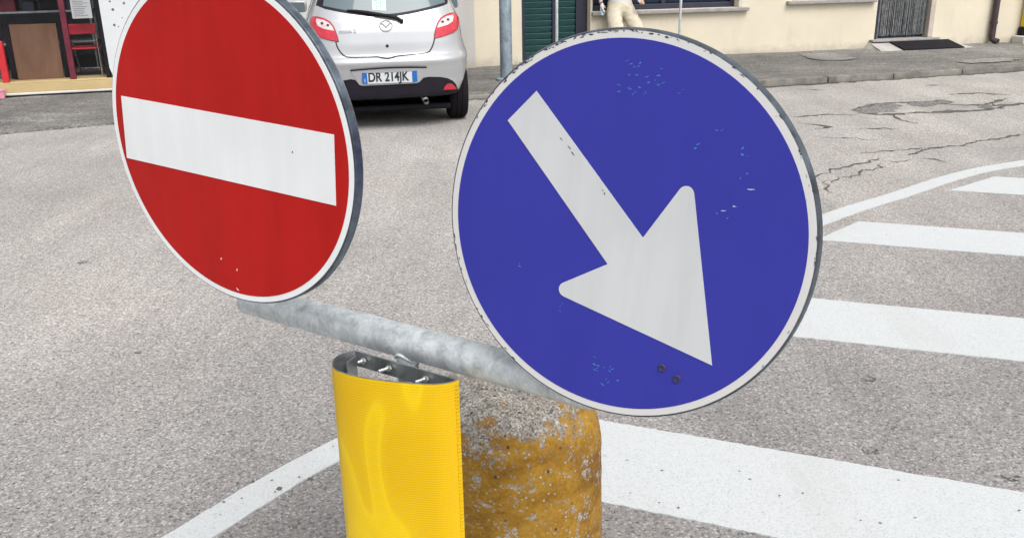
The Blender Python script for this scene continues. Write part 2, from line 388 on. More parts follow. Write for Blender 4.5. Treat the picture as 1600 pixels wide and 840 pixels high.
MAT['win_glass'] = glass('dark_window_glass', (0.015, 0.02, 0.03), 0.92, 0.06)

# ------------------------------------------------------------------ the ground
def sheet(name, poly, z, mat, parent=None, skirt=False, **kw):
    bm = bmesh.new()
    bm.faces.new([bm.verts.new((p[0], p[1], z if len(p) < 3 else p[2])) for p in poly])
    if skirt:
        bm.verts.ensure_lookup_table(); V = list(bm.verts); W = [bm.verts.new((v.co.x, v.co.y, -0.002)) for v in V]
        for i in range(len(V)): bm.faces.new((V[i], V[(i+1) % len(V)], W[(i+1) % len(V)], W[i]))
    return obj(name, bm, mat, parent, **kw)
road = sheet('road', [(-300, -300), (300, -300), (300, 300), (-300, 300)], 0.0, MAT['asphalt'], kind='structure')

# painted hatching of the traffic island: a curved edge line and slanting stripes
def bez_line(pts, n=14):
    out = []
    P = [Vector((p[0], p[1])) for p in pts]
    P = [P[0]*2-P[1]] + P + [P[-1]*2-P[-2]]
    for i in range(1, len(P)-2):
        for k in range(n):
            t_ = k/n; a, b, c, d = P[i-1], P[i], P[i+1], P[i+2]
            out.append(0.5*((2*b) + (c-a)*t_ + (2*a-5*b+4*c-d)*t_*t_ + (3*b-a-3*c+d)*t_**3))
    out.append(P[-2]); return out
EDGE = [(-2.2, 0.55), (-1.55, 1.38), (-0.955, 2.26), (-0.60, 2.745), (0.15, 3.55), (1.0, 4.46), (1.94, 5.40), (2.58, 5.91), (3.25, 6.44), (3.9, 6.79), (6.0, 7.7), (10.0, 9.0)]
line = bez_line(EDGE)
def rough_edges(poly, step=0.03, amp=0.004):
    out = []
    for i in range(len(poly)):
        a = Vector(poly[i]); b = Vector(poly[(i+1) % len(poly)]); L = (b-a).length
        n = max(1, int(L/step)); nn = Vector((-(b-a).y, (b-a).x)).normalized() if L > 0 else Vector((0, 0))
        for k in range(n):
            q = a.lerp(b, k/n)
            if k: q = q + nn*random.uniform(-amp, amp)
            out.append((q.x, q.y))
    return out
def band(name, pts, w_, z, mat, parent, amp=0.0025, **kw):
    bm = bmesh.new(); L = []
    # resample finely so the hand-laid edge can waver
    fine = []
    for a, b in zip(pts, pts[1:]):
        n = max(1, int((b-a).length/0.035))
        fine += [a.lerp(b, k/n) for k in range(n)]
    fine.append(pts[-1])
    for i, p in enumerate(fine):
        d = (fine[min(i+1, len(fine)-1)]-fine[max(i-1, 0)]).normalized(); nn = Vector((-d.y, d.x))
        a = p+nn*(w_/2+random.uniform(-amp, amp)); b = p-nn*(w_/2+random.uniform(-amp, amp))
        L.append((bm.verts.new((a.x, a.y, z)), bm.verts.new((b.x, b.y, z))))
    for (a, b), (c, d) in zip(L, L[1:]):
        bm.faces.new((a, b, d, c))
    for side_ in (0, 1):
        W = [bm.verts.new((q[side_].co.x, q[side_].co.y, -0.002)) for q in L]
        for i in range(len(L)-1): bm.faces.new((L[i][side_], L[i+1][side_], W[i+1], W[i]))
    return obj(name, bm, mat, parent, **kw)
band('edge_line', line, 0.125, 0.004, MAT['paint'], road, label='curved white edge line of the painted island')
def line_off(y0, slope, off=0.17):
    """point on the inner side of the edge line (offset) where the stripe edge y = y0 + slope*x starts"""
    best = None
    for i in range(1, len(line)-1):
        d = (line[i+1]-line[i-1]).normalized(); q = line[i] + Vector((d.y, -d.x))*off
        e = abs(q.y-(y0+slope*q.x))
        if best is None or e < best[0]: best = (e, q)
    return best[1]
for yl, hw, sl_ in ((0.98, 0.53, -0.42), (2.52, 0.55, -0.405), (4.018, 0.528, -0.34), (5.56, 0.515, -0.35), (7.08, 0.51, -0.355), (8.6, 0.51, -0.355)):
    # lower edge of each stripe at x = 0, its width along y, its slant
    a = line_off(yl, sl_); b = line_off(yl+hw, sl_)
    xr = 3.0 if yl < 2.0 else 9.0
    poly = [(a.x, a.y), (xr, yl+sl_*xr), (xr, yl+hw+sl_*xr), (b.x, b.y)]
    sheet('hatch_stripe', rough_edges(poly, 0.016, 0.003), 0.004, MAT['paint'], road, True)

# cracks and worn patches of the carriageway (places read off the ground itself)
def zz(p): return gp(1150+p[0]/2.896, 60+p[1]/2.896)
def crack(pts, w_, z=0.004):
    P = [Vector((q.x, q.y)) for q in (zz(p) for p in pts)]
    fine = []
    for a, b in zip(P, P[1:]):
        n = max(2, int((b-a).length/0.05)); nn = Vector((-(b-a).y, (b-a).x)).normalized()
        for k in range(n): fine.append(a.lerp(b, k/n)+nn*random.gauss(0, 0.016))
    fine.append(P[-1])
    bm = bmesh.new(); L = []
    for i, p in enumerate(fine):
        d = (fine[min(i+1, len(fine)-1)]-fine[max(i-1, 0)]).normalized(); nn = Vector((-d.y, d.x))
        e = min(1, (i+0.3)/3, (len(fine)-i-0.7)/3)
        hw = w_*e*random.choice((0.2, 0.35, 0.5, 0.8, 1.15))/2
        L.append((bm.verts.new((p.x+nn.x*hw, p.y+nn.y*hw, z)), bm.verts.new((p.x-nn.x*hw, p.y-nn.y*hw, z))))
    for (a, b), (c, d) in zip(L, L[1:]): bm.faces.new((a, b, d, c))
    obj('crack', bm, MAT['crack'], road)
for pts, w_ in [([(340, 640), (380, 620), (440, 595), (520, 578), (600, 560), (660, 540)], 0.035),
                ([(780, 530), (870, 497), (1000, 488), (1120, 465), (1290, 437), (1420, 415)], 0.032),
                ([(430, 655), (470, 632), (520, 630), (555, 605), (640, 590), (655, 565)], 0.03),
                ([(250, 358), (420, 345), (560, 347)], 0.035), ([(280, 382), (340, 390), (415, 400), (360, 414)], 0.06),
                ([(960, 256), (1100, 248), (1245, 258)], 0.08), ([(960, 300), (1060, 304), (1130, 300), (1235, 272)], 0.08),
                ([(520, 325), (640, 296), (800, 290), (950, 280)], 0.05),
                ([(570, 342), (700, 345), (900, 335), (1130, 325), (1310, 290)], 0.09), ([(700, 345), (725, 362), (830, 388)], 0.05),
                ([(520, 412), (640, 408), (740, 412)], 0.03), ([(560, 522), (700, 510), (870, 497)], 0.025),
                ([(820, 545), (890, 548), (960, 566)], 0.03), ([(655, 550), (720, 560), (790, 550)], 0.02),
                ([(380, 450), (520, 452), (640, 462)], 0.02), ([(860, 215), (960, 214)], 0.05), ([(270, 230), (420, 236)], 0.03),
                ([(1150, 288), (1165, 306), (1215, 296)], 0.06), ([(1180, 500), (1300, 495)], 0.02),
                ([(400, 640), (420, 690), (470, 715)], 0.02)]:
    crack(pts, w_)
def ragged(name, pts, z, mat, amp=0.05):
    P = [(q.x, q.y) for q in (zz(p) for p in pts)]
    sheet(name, rough_edges(P, 0.08, amp), z, mat, road)
ragged('pale_patch', [(560, 355), (760, 300), (900, 262), (1000, 230), (860, 178), (1010, 165), (1180, 215), (1300, 240), (1300, 285), (1020, 315), (760, 375)], 0.0015, MAT['pale_asphalt'])
for pts in ([(520, 325), (580, 304), (640, 296), (720, 298), (760, 306), (740, 322), (690, 336), (640, 344), (590, 343)], [(780, 292), (860, 287), (940, 279), (985, 288), (960, 300), (900, 306), (850, 312), (800, 306)], [(890, 330), (960, 322), (1010, 330), (960, 338), (905, 340)], [(1090, 312), (1140, 300), (1160, 312), (1130, 322)]):
    ragged('worn_patch', pts, 0.003, MAT['patch_asphalt'], 0.05)
for (u, v, a, b) in [(1362, 704, .030, .011), (1358, 592, .028, .01), (1580, 745, .03, .012), (215, 551, .02, .006), (345, 571, .012, .006), (130, 410, .03, .01)]:
    q = gp(u, v); n = 14
    sheet('dark_spot', [(q.x+a*math.cos(6.283*k/n)*random.uniform(.7, 1.1), q.y+b*2.2*math.sin(6.283*k/n)*random.uniform(.7, 1.1)) for k in range(n)], 0.003, MAT['patch_asphalt'], road)
# small dark chips missing from the near end of the edge line and from the wide stripe
for (u, v, a) in [(437, 765, .020), (425, 752, .006), (430, 770, .008), (468, 747, .007), (485, 749, .014), (345, 806, .007), (350, 786, .008), (330, 795, .006), (372, 756, .012), (396, 754, .010), (378, 780, .006),
                  (521, 699, .007), (1155, 738, .009), (1030, 787, .006), (1254, 772, .006), (985, 772, .006), (945, 714, .006), (1218, 776, .005), (1060, 795, .007), (1592, 799, .008), (1345, 815, .006)]:
    q = gp(u, v); n = 9; s_ = random.uniform(0.5, 1.3); a *= 0.6
    sheet('paint_chip', [(q.x+a*math.cos(6.283*k/n)*random.uniform(.6, 1.2), q.y+a*s_*math.sin(6.283*k/n)*random.uniform(.6, 1.2)) for k in range(n)], 0.0065, MAT['crack'], road)

# pavement along the buildings, nearly flush on the left, a low kerb on the right
def pz(x): return 0.018 + 0.052*max(0, min(1, (x+2.5)/4.0))
KL = [(-40, -3.5), (-12, 4.6), (-4.88, 8.66), (-4.0, 9.13), (-2.6, 9.75), (-1.0, 10.25), (0.6, 10.55), (3.05, 10.92), (6.6, 11.93), (12, 13.4), (60, 26.5)]
def kerb_y(x):
    for (a, b), (c, d) in zip(KL, KL[1:]):
        if a <= x <= c: return b+(d-b)*(x-a)/(c-a)
xs = [-40, -30, -20, -12, -9, -7] + [-6+0.35*i for i in range(60)] + [16, 20, 30, 60]
bm = bmesh.new(); rows = []
for x in xs:
    y0 = kerb_y(x); r = []
    for k in range(9):
        zz_ = pz(x) + (random.uniform(-0.006, 0.006) if 0 < k < 8 else 0)
        r.append(bm.verts.new((x, y0 + (0.13 if x > -1 else random.uniform(-.05, .05)) + (20.0 if k == 8 else k*0.5), zz_)))
    rows.append(r)
for a, b in zip(rows, rows[1:]):
    for k in range(8): bm.faces.new((a[k], b[k], b[k+1], a[k+1]))
bedge = [r[0] for r in rows]
low = [bm.verts.new((v.co.x, v.co.y-0.005, -0.05)) for v in bedge]
for i in range(len(bedge)-1): bm.faces.new((bedge[i], bedge[i+1], low[i+1], low[i]))
pavement = obj('pavement', bm, MAT['old_asphalt'], kind='structure', smooth=60)
MAT['kerb'] = plain('weathered_kerb_stone', (0.175, 0.165, 0.15), 0.9, 0, 0.45, 5, 0.2, 0.4)
x = -0.9
while x < 14:
    L = random.uniform(0.8, 1.1); x2 = x+L-0.012
    a = Vector((x, kerb_y(x), 0)); b = Vector((x2, kerb_y(x2), 0)); d = (b-a); ang = math.atan2(d.y, d.x)
    bm = bmesh.new(); zt = pz(x+0.5)+random.uniform(-0.004, 0.008)
    box(bm, (a+b)/2 + Vector((-math.sin(ang)*.065, math.cos(ang)*.065, (zt-0.1)/2)), (d.length, 0.13+random.uniform(-.01, .01), zt+0.1), Matrix.Rotation(ang+random.uniform(-.008, .008), 3, 'Z'), 0.012)
    obj('kerb_stone', bm, MAT['kerb'], pavement, smooth=40)
    x += L
# pale cement repairs on the pavement, and grime lying in the gutter
for pts in ([(1245, 86), (1275, 84), (1310, 85), (1338, 91), (1320, 95), (1285, 95), (1262, 92)], [(1490, 97), (1530, 93), (1580, 91), (1596, 94), (1560, 98), (1520, 100)]):
    P = [gp(u, v, 0.07) for u, v in pts]
    sheet('cement_repair', [(x, y, 0.0795) for x, y in rough_edges([(p.x, p.y) for p in P], 0.12, 0.05)], 0, MAT['repair'], pavement)
bm = bmesh.new(); L = []
x = -0.8
while x < 13:
    y = kerb_y(x); L.append((bm.verts.new((x, y-random.uniform(.02, .11), .003)), bm.verts.new((x, y+.05, .003)))); x += .07
for (a, b), (c, d) in zip(L, L[1:]): bm.faces.new((a, b, d, c))
obj('gutter_grime', bm, MAT['grime'], road)

# ------------------------------------------------------------------ buildings
class Frame:
    def __init__(s, o, deg): s.o = Vector((o[0], o[1], 0)); s.a = rad(deg); s.e = Vector((math.cos(s.a), math.sin(s.a), 0)); s.n = Vector((-math.sin(s.a), math.cos(s.a), 0))
    def at(s, u, v, off=0.0):
        d = ray(u, v); t_ = ((s.o-s.n*off-EYE).dot(s.n))/d.dot(s.n); p = EYE+d*t_-s.o; return p.dot(s.e), p.z
    def w(s, x, y, z): return s.o+s.e*x+s.n*y+Vector((0, 0, z))
def wall_mesh(x0, x1, z0, z1, holes, depth):
    """front face in local x/z plane at y=0 with openings and their reveals"""
    xs_ = sorted({x0, x1, *[h[0] for h in holes], *[h[1] for h in holes]})
    zs_ = sorted({z0, z1, *[h[2] for h in holes], *[h[3] for h in holes]})
    bm = bmesh.new(); V = {}
    def vt(x, y, z):
        k = (round(x, 4), round(y, 4), round(z, 4))
        if k not in V: V[k] = bm.verts.new(k)
        return V[k]
    for a, b in zip(xs_, xs_[1:]):
        for c, d in zip(zs_, zs_[1:]):
            mx, mz = (a+b)/2, (c+d)/2
            if any(h[0] < mx < h[1] and h[2] < mz < h[3] for h in holes): continue
            bm.faces.new((vt(a, 0, c), vt(b, 0, c), vt(b, 0, d), vt(a, 0, d)))
    for (a, b, c, d) in holes:
        for q in ((a, c, b, c), (b, c, b, d), (b, d, a, d), (a, d, a, c)):
            bm.faces.new((vt(q[0], 0, q[1]), vt(q[2], 0, q[3]), vt(q[2], depth, q[3]), vt(q[0], depth, q[1])))
    # ends, top and back
    D = 7.0
    for q in ((x0, z0, x0, z1), (x1, z0, x1, z1)):
        bm.faces.new((bm.verts.new((q[0], 0, q[1])), bm.verts.new((q[2], 0, q[3])), bm.verts.new((q[2], D, q[3])), bm.verts.new((q[0], D, q[1]))))
    bm.faces.new([bm.verts.new(p) for p in ((x0, 0, z1), (x1, 0, z1), (x1, D, z1), (x0, D, z1))])
    bm.faces.new([bm.verts.new(p) for p in ((x0, D, z0), (x1, D, z0), (x1, D, z1), (x0, D, z1))])
    return bm

RF = Frame((-0.43, 12.95), 12.4)
house = thing('cream_house', RF.o, RF.a, 'long cream rendered house with dark shuttered openings, behind the round blue sign', 'building')
HO = [(0.64, 1.63, 0.0, 2.35), (1.66, 3.87, 0.735, 2.2), (4.72, 6.06, 0.80, 2.2), (6.14, 7.14, 0.17, 2.3)]
obj('wall', wall_mesh(-0.30, 13.0, -0.05, 6.2, HO, 0.24), MAT['cream'], house)
bx('pilaster', (-0.29, -0.05, -0.04), (-0.03, 0.0, 6.1), MAT['pilaster'], house, 0.01)
bx('cornice', (-0.5, -0.28, 6.2), (13.2, 7.2, 6.38), MAT['stone'], house, 0.02)
def slats(parent, x0, x1, z0, z1, y, pitch, mat, tilt=0.5):
    me = None; z = z0; n = 0
    while z < z1:
        if me is None:
            bm = bmesh.new(); box(bm, (0, 0, 0), (x1-x0, 0.012, pitch*1.04), Matrix.Rotation(tilt, 3, 'X'), 0.004)
            o = obj('slat', bm, mat, parent, loc=((x0+x1)/2, y, z+pitch/2)); me = o.data
        else:
            o = bpy.data.objects.new('slat', me); o.location = ((x0+x1)/2, y, z+pitch/2); link(o, parent)
        z += pitch
# double door with louvred leaves
dr = bx('door', (0.64, 0.205, 0.05), (1.63, 0.225, 2.35), MAT['dark_frame'], house)
for (a, b) in ((0.645, 0.715), (1.115, 1.165), (1.46, 1.625)):
    bx('door_stile', (a, 0.14, 0.06), (b, 0.203, 2.34), MAT['dark_frame'], dr, 0.006)
slats(dr, 0.718, 1.112, 0.12, 2.3, 0.178, 0.085, MAT['green_slat'], 0.42)
slats(dr, 1.168, 1.457, 0.12, 2.3, 0.178, 0.085, MAT['green_slat'], 0.42)
bx('threshold', (0.6, -0.06, 0.03), (1.645, 0.2, 0.085), MAT['stone'], house, 0.008)
# windows
def window(x0, x1, z0, z1, sill0, sill1, stop):
    wn = bx('window', (x0, 0.20, z0), (x1, 0.212, z1), MAT['win_glass'], house)
    bx('window_frame', (x0+.001, 0.13, z0), (x0+0.06, 0.197, z1-.001), MAT['dark_frame'], wn, 0.006)
    bx('window_frame', (x1-0.06, 0.13, z0), (x1-.001, 0.197, z1-.001), MAT['dark_frame'], wn, 0.006)
    bx('window_frame', (x0+0.062, 0.13, z0+.001), (x1-0.062, 0.197, z0+0.075), MAT['dark_frame'], wn, 0.006)
    bx('window_frame', ((x0+x1)/2-.035, 0.13, z0+.077), ((x0+x1)/2+.035, 0.197, z1-.001), MAT['dark_frame'], wn, 0.006)
    slats(wn, x0+.064, (x0+x1)/2-.037, z0+.085, z1-.06, 0.16, 0.075, MAT['blue_slat'], 0.42)
    slats(wn, (x0+x1)/2+.037, x1-.064, z0+.085, z1-.06, 0.16, 0.075, MAT['blue_slat'], 0.42)
    if stop: bx('reveal_strip', (x1+.001, -0.012, z0+.002), (x1+0.055, 0.0, z1), MAT['pale_frame'], wn, 0.004)
    bx('sill', (sill0, -0.075, z0-0.05), (sill1, 0.199, z0-0.001), MAT['stone'], wn, 0.008)
window(1.66, 3.87, 0.735, 2.2, 1.645, 4.02, True)
window(4.72, 6.06, 0.80, 2.2, 4.63, 6.085, False)
# doorway with hanging fly curtain
fd = bx('doorway', (6.14, 0.14, 0.2), (7.14, 0.155, 2.3), MAT['dark_frame'], house)
bx('door_stile', (6.145, 0.02, 0.2), (6.20, 0.138, 2.29), MAT['dark_frame'], fd, 0.006)
bx('door_stile', (6.203, 0.04, 0.2), (6.222, 0.138, 2.29), MAT['alu'], fd, 0.004)
bx('door_jamb', (7.055, -0.012, 0.2), (7.138, 0.138, 2.29), MAT['beige'], fd, 0.006)
for half, mt in ((0, MAT['strip']), (1, MAT['strip_dark'])):
    bm = bmesh.new()
    for k in range(66):
        if (k*7 + k//3) % 2 != half: continue
        x = 6.228+0.825*k/66; z0 = 0.225+random.uniform(0, .03); dy = random.uniform(-.012, .012)
        x2 = x+random.uniform(-.006, .006)
        tube(bm, [(x2, 0.07+dy, z0), (x+random.uniform(-.004, .004), 0.07+dy*.5, 1.0), (x, 0.07, 2.22)], 0.0052, 6)
    obj('curtain_strands', bm, mt, fd, kind='stuff')
bx('curtain_rail', (6.224, 0.05, 2.22), (7.053, 0.09, 2.26), MAT['alu'], fd, 0.004)
st = bx('door_step', (6.06, -0.10, 0.165), (7.22, 0.219, 0.197), MAT['stone'], house, 0.006)
bm = bmesh.new()     # cement ramp skirt under the step
A = [(5.98, -0.52, 0.055), (7.62, -0.52, 0.055), (7.24, -0.02, 0.16), (6.05, -0.02, 0.16), (5.98, -0.52, 0.0), (7.62, -0.52, 0.0), (7.44, 0.0, 0.0), (5.94, 0.0, 0.0)]
A = [bm.verts.new(p) for p in A]
for f_ in ((0, 1, 2, 3), (0, 1, 5, 4), (1, 2, 6, 5), (3, 0, 4, 7), (2, 3, 7, 6), (4, 5, 6, 7)): bm.faces.new([A[i] for i in f_])
obj('ramp', bm, MAT['ramp'], house)
bm = bmesh.new()
a = math.atan2(0.105, 0.5)
box(bm, (0, 0, 0), (1.02, 0.40, 0.014), Matrix.Rotation(a, 3, 'X'), 0.004)
q = RF.w(6.86, -0.285, 0.121)
o = obj('door_mat', bm, MAT['mat'], None, label='dark doormat on the sloped step below the strand curtain', cat='doormat'); o.location = q; o.rotation_euler = (0, 0, RF.a)
# downpipe
bm = bmesh.new(); tube(bm, [(8.16, -0.065, 6.1), (8.16, -0.065, 0.17), (8.165, -0.075, 0.13), (8.20, -0.16, 0.10)], 0.047, 14)
dp = obj('downpipe', bm, MAT['brown_pipe'], house, smooth=40)
for z in (0.385, 1.6, 3.2):
    bm = bmesh.new(); lathe(bm, [(0.048, z-.02), (0.056, z-.018), (0.056, z+.018), (0.048, z+.02)], 16, (8.16, -0.065, 0)); obj('pipe_collar', bm, MAT['brown_pipe'], dp, smooth=40)
# yellow cabinet on its white slab at the right end
yc = thing('yellow_cabinet', RF.w(8.66, -0.02, 0.07), RF.a, 'tall yellow cabinet with dark foot on a white slab, right of the brown downpipe', 'cabinet')
bx('body', (0.02, -0.12, 0.23), (0.72, -0.005, 1.9), MAT['yellow_paint'], yc, 0.01)
bx('door_panel', (0.07, -0.128, 0.30), (0.67, -0.121, 1.82), MAT['yellow_paint'], yc, 0.003)
bx('foot', (-0.01, -0.14, 0.105), (0.74, -0.005, 0.228), MAT['black_pl'], yc, 0.006)
bx('label_plate', (0.035, -0.146, 0.165), (0.16, -0.141, 0.205), MAT['alu'], yc, 0.001)
bx('slab', (-0.10, -0.26, -0.01), (0.85, -0.004, 0.103), MAT['white_stone'], yc, 0.012)

# shop on the left
LF = Frame((-6.1, 11.05), 15.0)
shop = thing('shop_building', LF.o, LF.a, 'shop front with maroon posts and display window over a cream plinth, left edge', 'building')
SH = [(-1.9, 2.9, 0.168, 2.5), (4.2, 5.52, 0.02, 2.4)]
obj('wall', wall_mesh(-9.0, 5.74, -0.05, 5.6, SH, 0.3), MAT['pilaster'], shop)
bx('plinth', (-1.92, -0.028, 0.062), (2.92, 0.0, 0.166), MAT['plinth'], shop, 0.004)
bx('plinth_cap', (-1.9, -0.024, 0.1685), (2.9, 0.42, 0.178), MAT['plinth'], shop, 0.002)
bx('base_trim', (-1.92, -0.045, 0.0345), (2.92, 0.0, 0.0605), MAT['white_stone'], shop, 0.006)
bx('footing_joint', (-1.93, -0.052, -0.01), (2.93, 0.0, 0.034), MAT['black_pl'], shop)
bx('cornice', (-9.2, -0.25, 5.6), (5.9, 7.2, 5.78), MAT['stone'], shop, 0.02)
# room behind the display window
bm = bmesh.new()
X0, X1, Y0, Y1, Z0, Z1 = -1.9, 2.9, 0.301, 3.2, 0.166, 2.6
for q in (((X0, Y1, Z0), (X1, Y1, Z0), (X1, Y1, Z1), (X0, Y1, Z1)), ((X0, Y0, Z0), (X0, Y1, Z0), (X0, Y1, Z1), (X0, Y0, Z1)), ((X1, Y0, Z0), (X1, Y1, Z0), (X1, Y1, Z1), (X1, Y0, Z1)), ((X0, Y0, Z1), (X1, Y0, Z1), (X1, Y1, Z1), (X0, Y1, Z1))):
    bm.faces.new([bm.verts.new(p) for p in q])
obj('room', bm, MAT['dark_room'], shop)
bx('room_floor', (X0+.01, 0.425, 0.12), (X1-.01, 3.19, 0.172), MAT['dark_floor'], shop)
dw = bx('display_window', (-1.89, 0.115, 0.18), (2.89, 0.125, 2.48), MAT['shop_glass'], shop)
for xx, wd, mt in ((-1.86, .05, 'maroon'), (0.84, .065, 'maroon'), (2.86, .05, 'maroon'), (1.245, .05, 'black_pl')):
    bx('window_post', (xx-wd/2, 0.06, 0.18), (xx+wd/2, 0.112, 2.49), MAT[mt], dw, 0.005)
bx('window_rail', (-1.83, 0.07, 1.16), (0.80, 0.113, 1.20), MAT['maroon'], dw, 0.004)
bx('red_post', (0.062, 0.03, 0.18), (0.135, 0.10, 0.66), MAT['bright_red'], dw, 0.008)
# interior furnishings seen through the glass
def put(name, fr, x, y, z, **kw): return thing(name, fr.w(x, y, z), fr.a, **kw)
bd = put('cardboard_sheet', LF, 0.41, 0.25, 0.179, label='large brown cardboard sheet leaning inside the shop window', cat='cardboard')
bm = bmesh.new(); box(bm, (0.035, 0.03, 0.325), (0.52, 0.012, 0.65), Matrix.Rotation(-0.06, 3, 'X'), 0.003); obj('sheet', bm, MAT['board'], bd)
bm = bmesh.new(); box(bm, (0.34, 0.06, 0.325), (0.075, 0.03, 0.66), Matrix.Rotation(-0.06, 3, 'X'), 0.003); obj('backing_strip', bm, MAT['black_pl'], bd)
bm = bmesh.new(); box(bm, (-0.265, 0.06, 0.34), (0.06, 0.03, 0.66), Matrix.Rotation(-0.06, 3, 'X'), 0.003); obj('backing_strip', bm, MAT['black_pl'], bd)
sh = put('shelf_unit', LF, 0.45, 1.3, 0.172, label='dim metal shelf unit deep inside the shop behind the cardboard sheet', cat='shelf')
for z in (0.35, 0.74, 0.95, 1.25):
    bx('shelf_board', (-0.75, -0.2, z), (0.55, 0.2, z+0.025), MAT['alu'], sh, 0.003)
for xx in (-0.74, 0.53): 
    for yy in (-0.19, 0.17): bx('upright', (xx-.012, yy, 0.0), (xx+.012, yy+.02, 1.7), MAT['alu'], sh)
for k, (xx, z, w_, h_, mt) in enumerate([(-.45, .765, .2, .15, 'maroon'), (-.2, .765, .14, .12, 'dark_frame'), (.05, .765, .22, .16, 'black_pl'), (.34, .765, .16, .1, 'dark_frame'), (-.5, .975, .22, .2, 'dark_frame'), (-.1, .975, .26, .16, 'maroon'), (.3, .975, .2, .22, 'pale_frame')]):
    o = bx('storage_box', (-w_/2, -.12, 0), (w_/2, .12, h_), MAT[mt], None, 0.006, label=['small maroon', 'small navy', 'wide black', 'low navy', 'tall navy', 'wide maroon', 'tall pale'][k]+' storage box on the dim shelf unit in the shop', cat='box')
    o.location = LF.w(0.45+xx, 1.3, 0.172+z); o.rotation_euler = (0, 0, LF.a)
bx('appliance', (0, 0, 0), (0.01, 0.01, 0.01), MAT['alu'], shop) if False else None
# folding chair
fc = put('folding_chair', LF, 0.965, 0.33, 0.179, label='red and chrome folding chair inside the shop window', cat='chair')
for s_ in (-.17, .17):
    bm = bmesh.new(); tube(bm, [(s_, 0.02, 0.0), (s_, 0.0, 0.34), (s_, -0.03, 0.63)], 0.011, 10); obj('leg', bm, MAT['chrome'], fc, smooth=50)
    bm = bmesh.new(); tube(bm, [(s_*.82, 0.40, 0.0), (s_*.82, 0.18, 0.33), (s_*.82, 0.10, 0.42)], 0.010, 10); obj('leg', bm, MAT['chrome'], fc, smooth=50)
bm = bmesh.new(); box(bm, (0, -.03, 0.572), (0.365, 0.018, 0.125), None, 0.008); obj('backrest', bm, MAT['chair_red'], fc)
bm = bmesh.new(); box(bm, (0, 0.17, 0.335), (0.31, 0.34, 0.022), None, 0.008); obj('seat', bm, MAT['chair_red'], fc)
bm = bmesh.new(); tube(bm, [(-.14, .36, .06), (.14, .36, .06)], .008, 8); obj('stretcher', bm, MAT['chrome'], fc, smooth=50)
# printed paper taped inside the glass and the dotted white panel
pn = put('paper_notice', LF, 1.045, 0.128, 0.885, label='white printed paper notice on the glass above the red chair', cat='notice')
bx('paper_sheet', (-.112, 0, 0), (.112, .0015, .31), MAT['paper'], pn)
bm = bmesh.new()
for k in range(13):
    z = .03+k*.021; L = random.uniform(.11, .18); box(bm, (-.09+L/2, -.0012, z), (L, .0008, .005))
obj('print_lines', bm, MAT['ink'], pn)
dpn = put('dotted_panel', LF, 1.72, 0.04, 0.181, label='white panel with black dots leaning against the shop window, behind the red sign', cat='panel')
bm = bmesh.new(); prism(bm, [(-.45, .12), (-.42, 0.0), (.45, 0.0), (.45, 1.7), (-.46, 1.7)], -.006, .006, Matrix(((1, 0, 0, 0), (0, 0, 1, 0), (0, 1, 0, 0), (0, 0, 0, 1)))); obj('panel_sheet', bm, MAT['paper'], dpn)
bm = bmesh.new()
for k, (dx, dz, rr) in enumerate([(-.31, .80, .016), (-.33, .895, .012), (-.175, .87, .014), (-.32, .62, .015), (-.275, .60, .008), (-.22, .70, .007), (-.1, .6, .015), (.05, .85, .014), (.2, .7, .015), (-.05, 1.05, .013), (-.3, 1.1, .014), (.15, 1.2, .015), (-.2, 1.3, .013), (.3, 1.0, .014), (.1, .4, .013), (.3, .45, .015), (-.2, .3, .014)]):
    lathe(bm, [(rr, 0), (rr*.92, .002)], 14, (dx, dz, 0))
for v in bm.verts: v.co = Vector((v.co.x, -0.0065-v.co.z, v.co.y))
obj('dots', bm, MAT['ink'], dpn)
# pink pot at the foot of the plinth
pp = put('flower_pot', LF, 0.055, -0.11, 0.018, label='small pink pot on the pavement at the foot of the shop plinth', cat='pot')
bm = bmesh.new(); lathe(bm, [(.035, 0), (.05, .085), (.056, .087), (.057, .105), (.048, .106), (.045, .085)], 20); obj('pot_body', bm, MAT['pink'], pp, smooth=40)
bm = bmesh.new(); lathe(bm, [(.046, .08), (.03, .098), (.005, .102)], 16); obj('soil', bm, MAT['brown_pipe'], pp, smooth=40)
# shop side door beside the car
sdoor = bx('shop_door', (4.2, 0.24, 0.05), (5.52, 0.255, 2.4), MAT['win_glass'], shop)
for (a, b) in ((4.201, 4.27), (4.83, 4.89), (5.45, 5.519)): bx('door_stile', (a, 0.2, 0.05), (b, 0.238, 2.399), MAT['green_slat'], sdoor, 0.005)
bx('door_rail', (4.272, 0.2, 0.05), (5.448, 0.237, 0.25), MAT['green_slat'], sdoor, 0.005)

# ------------------------------------------------------------------ posts along the pavement
def post(name, x, y, r, h, mat, label, cat, group=None, base=0.0, foot=True):
    z0 = pz(x); t_ = thing(name, (x, y, z0), 0, label, cat, group)
    bm = bmesh.new(); tube(bm, [(0, 0, -0.02), (0, 0, h*.5), (0, 0, h)], r, 20, True, [r*1.08, r, r*.85] if base else None); obj('shaft', bm, mat, t_, smooth=40)
    bm = bmesh.new(); lathe(bm, [(r*1.9, -.01), (r*1.85, .02), (r*1.15, .035)], 18); obj('foot_collar', bm, mat, t_, smooth=40)
    bm = bmesh.new(); lathe(bm, [(r*.9 if not base else r*.88, h), (r*.95, h+.004), (r*.5, h+.02), (.002, h+.024)], 18); obj('cap', bm, mat, t_, smooth=40)
    return t_
d = ray(791, 100); k = 11.55/d.y; p = EYE+d*k
lp = post('lamp_post', p.x, p.y, 0.071, 5.8, MAT['galv_lamp'], 'thick grey galvanised lamp post on the pavement right of the silver car', 'lamp post', base=1)
bm = bmesh.new(); tube(bm, [(0, 0, 5.75), (0, -.3, 6.0), (0, -1.0, 6.15)], .03, 10); obj('arm', bm, MAT['galv_lamp'], lp, smooth=40)
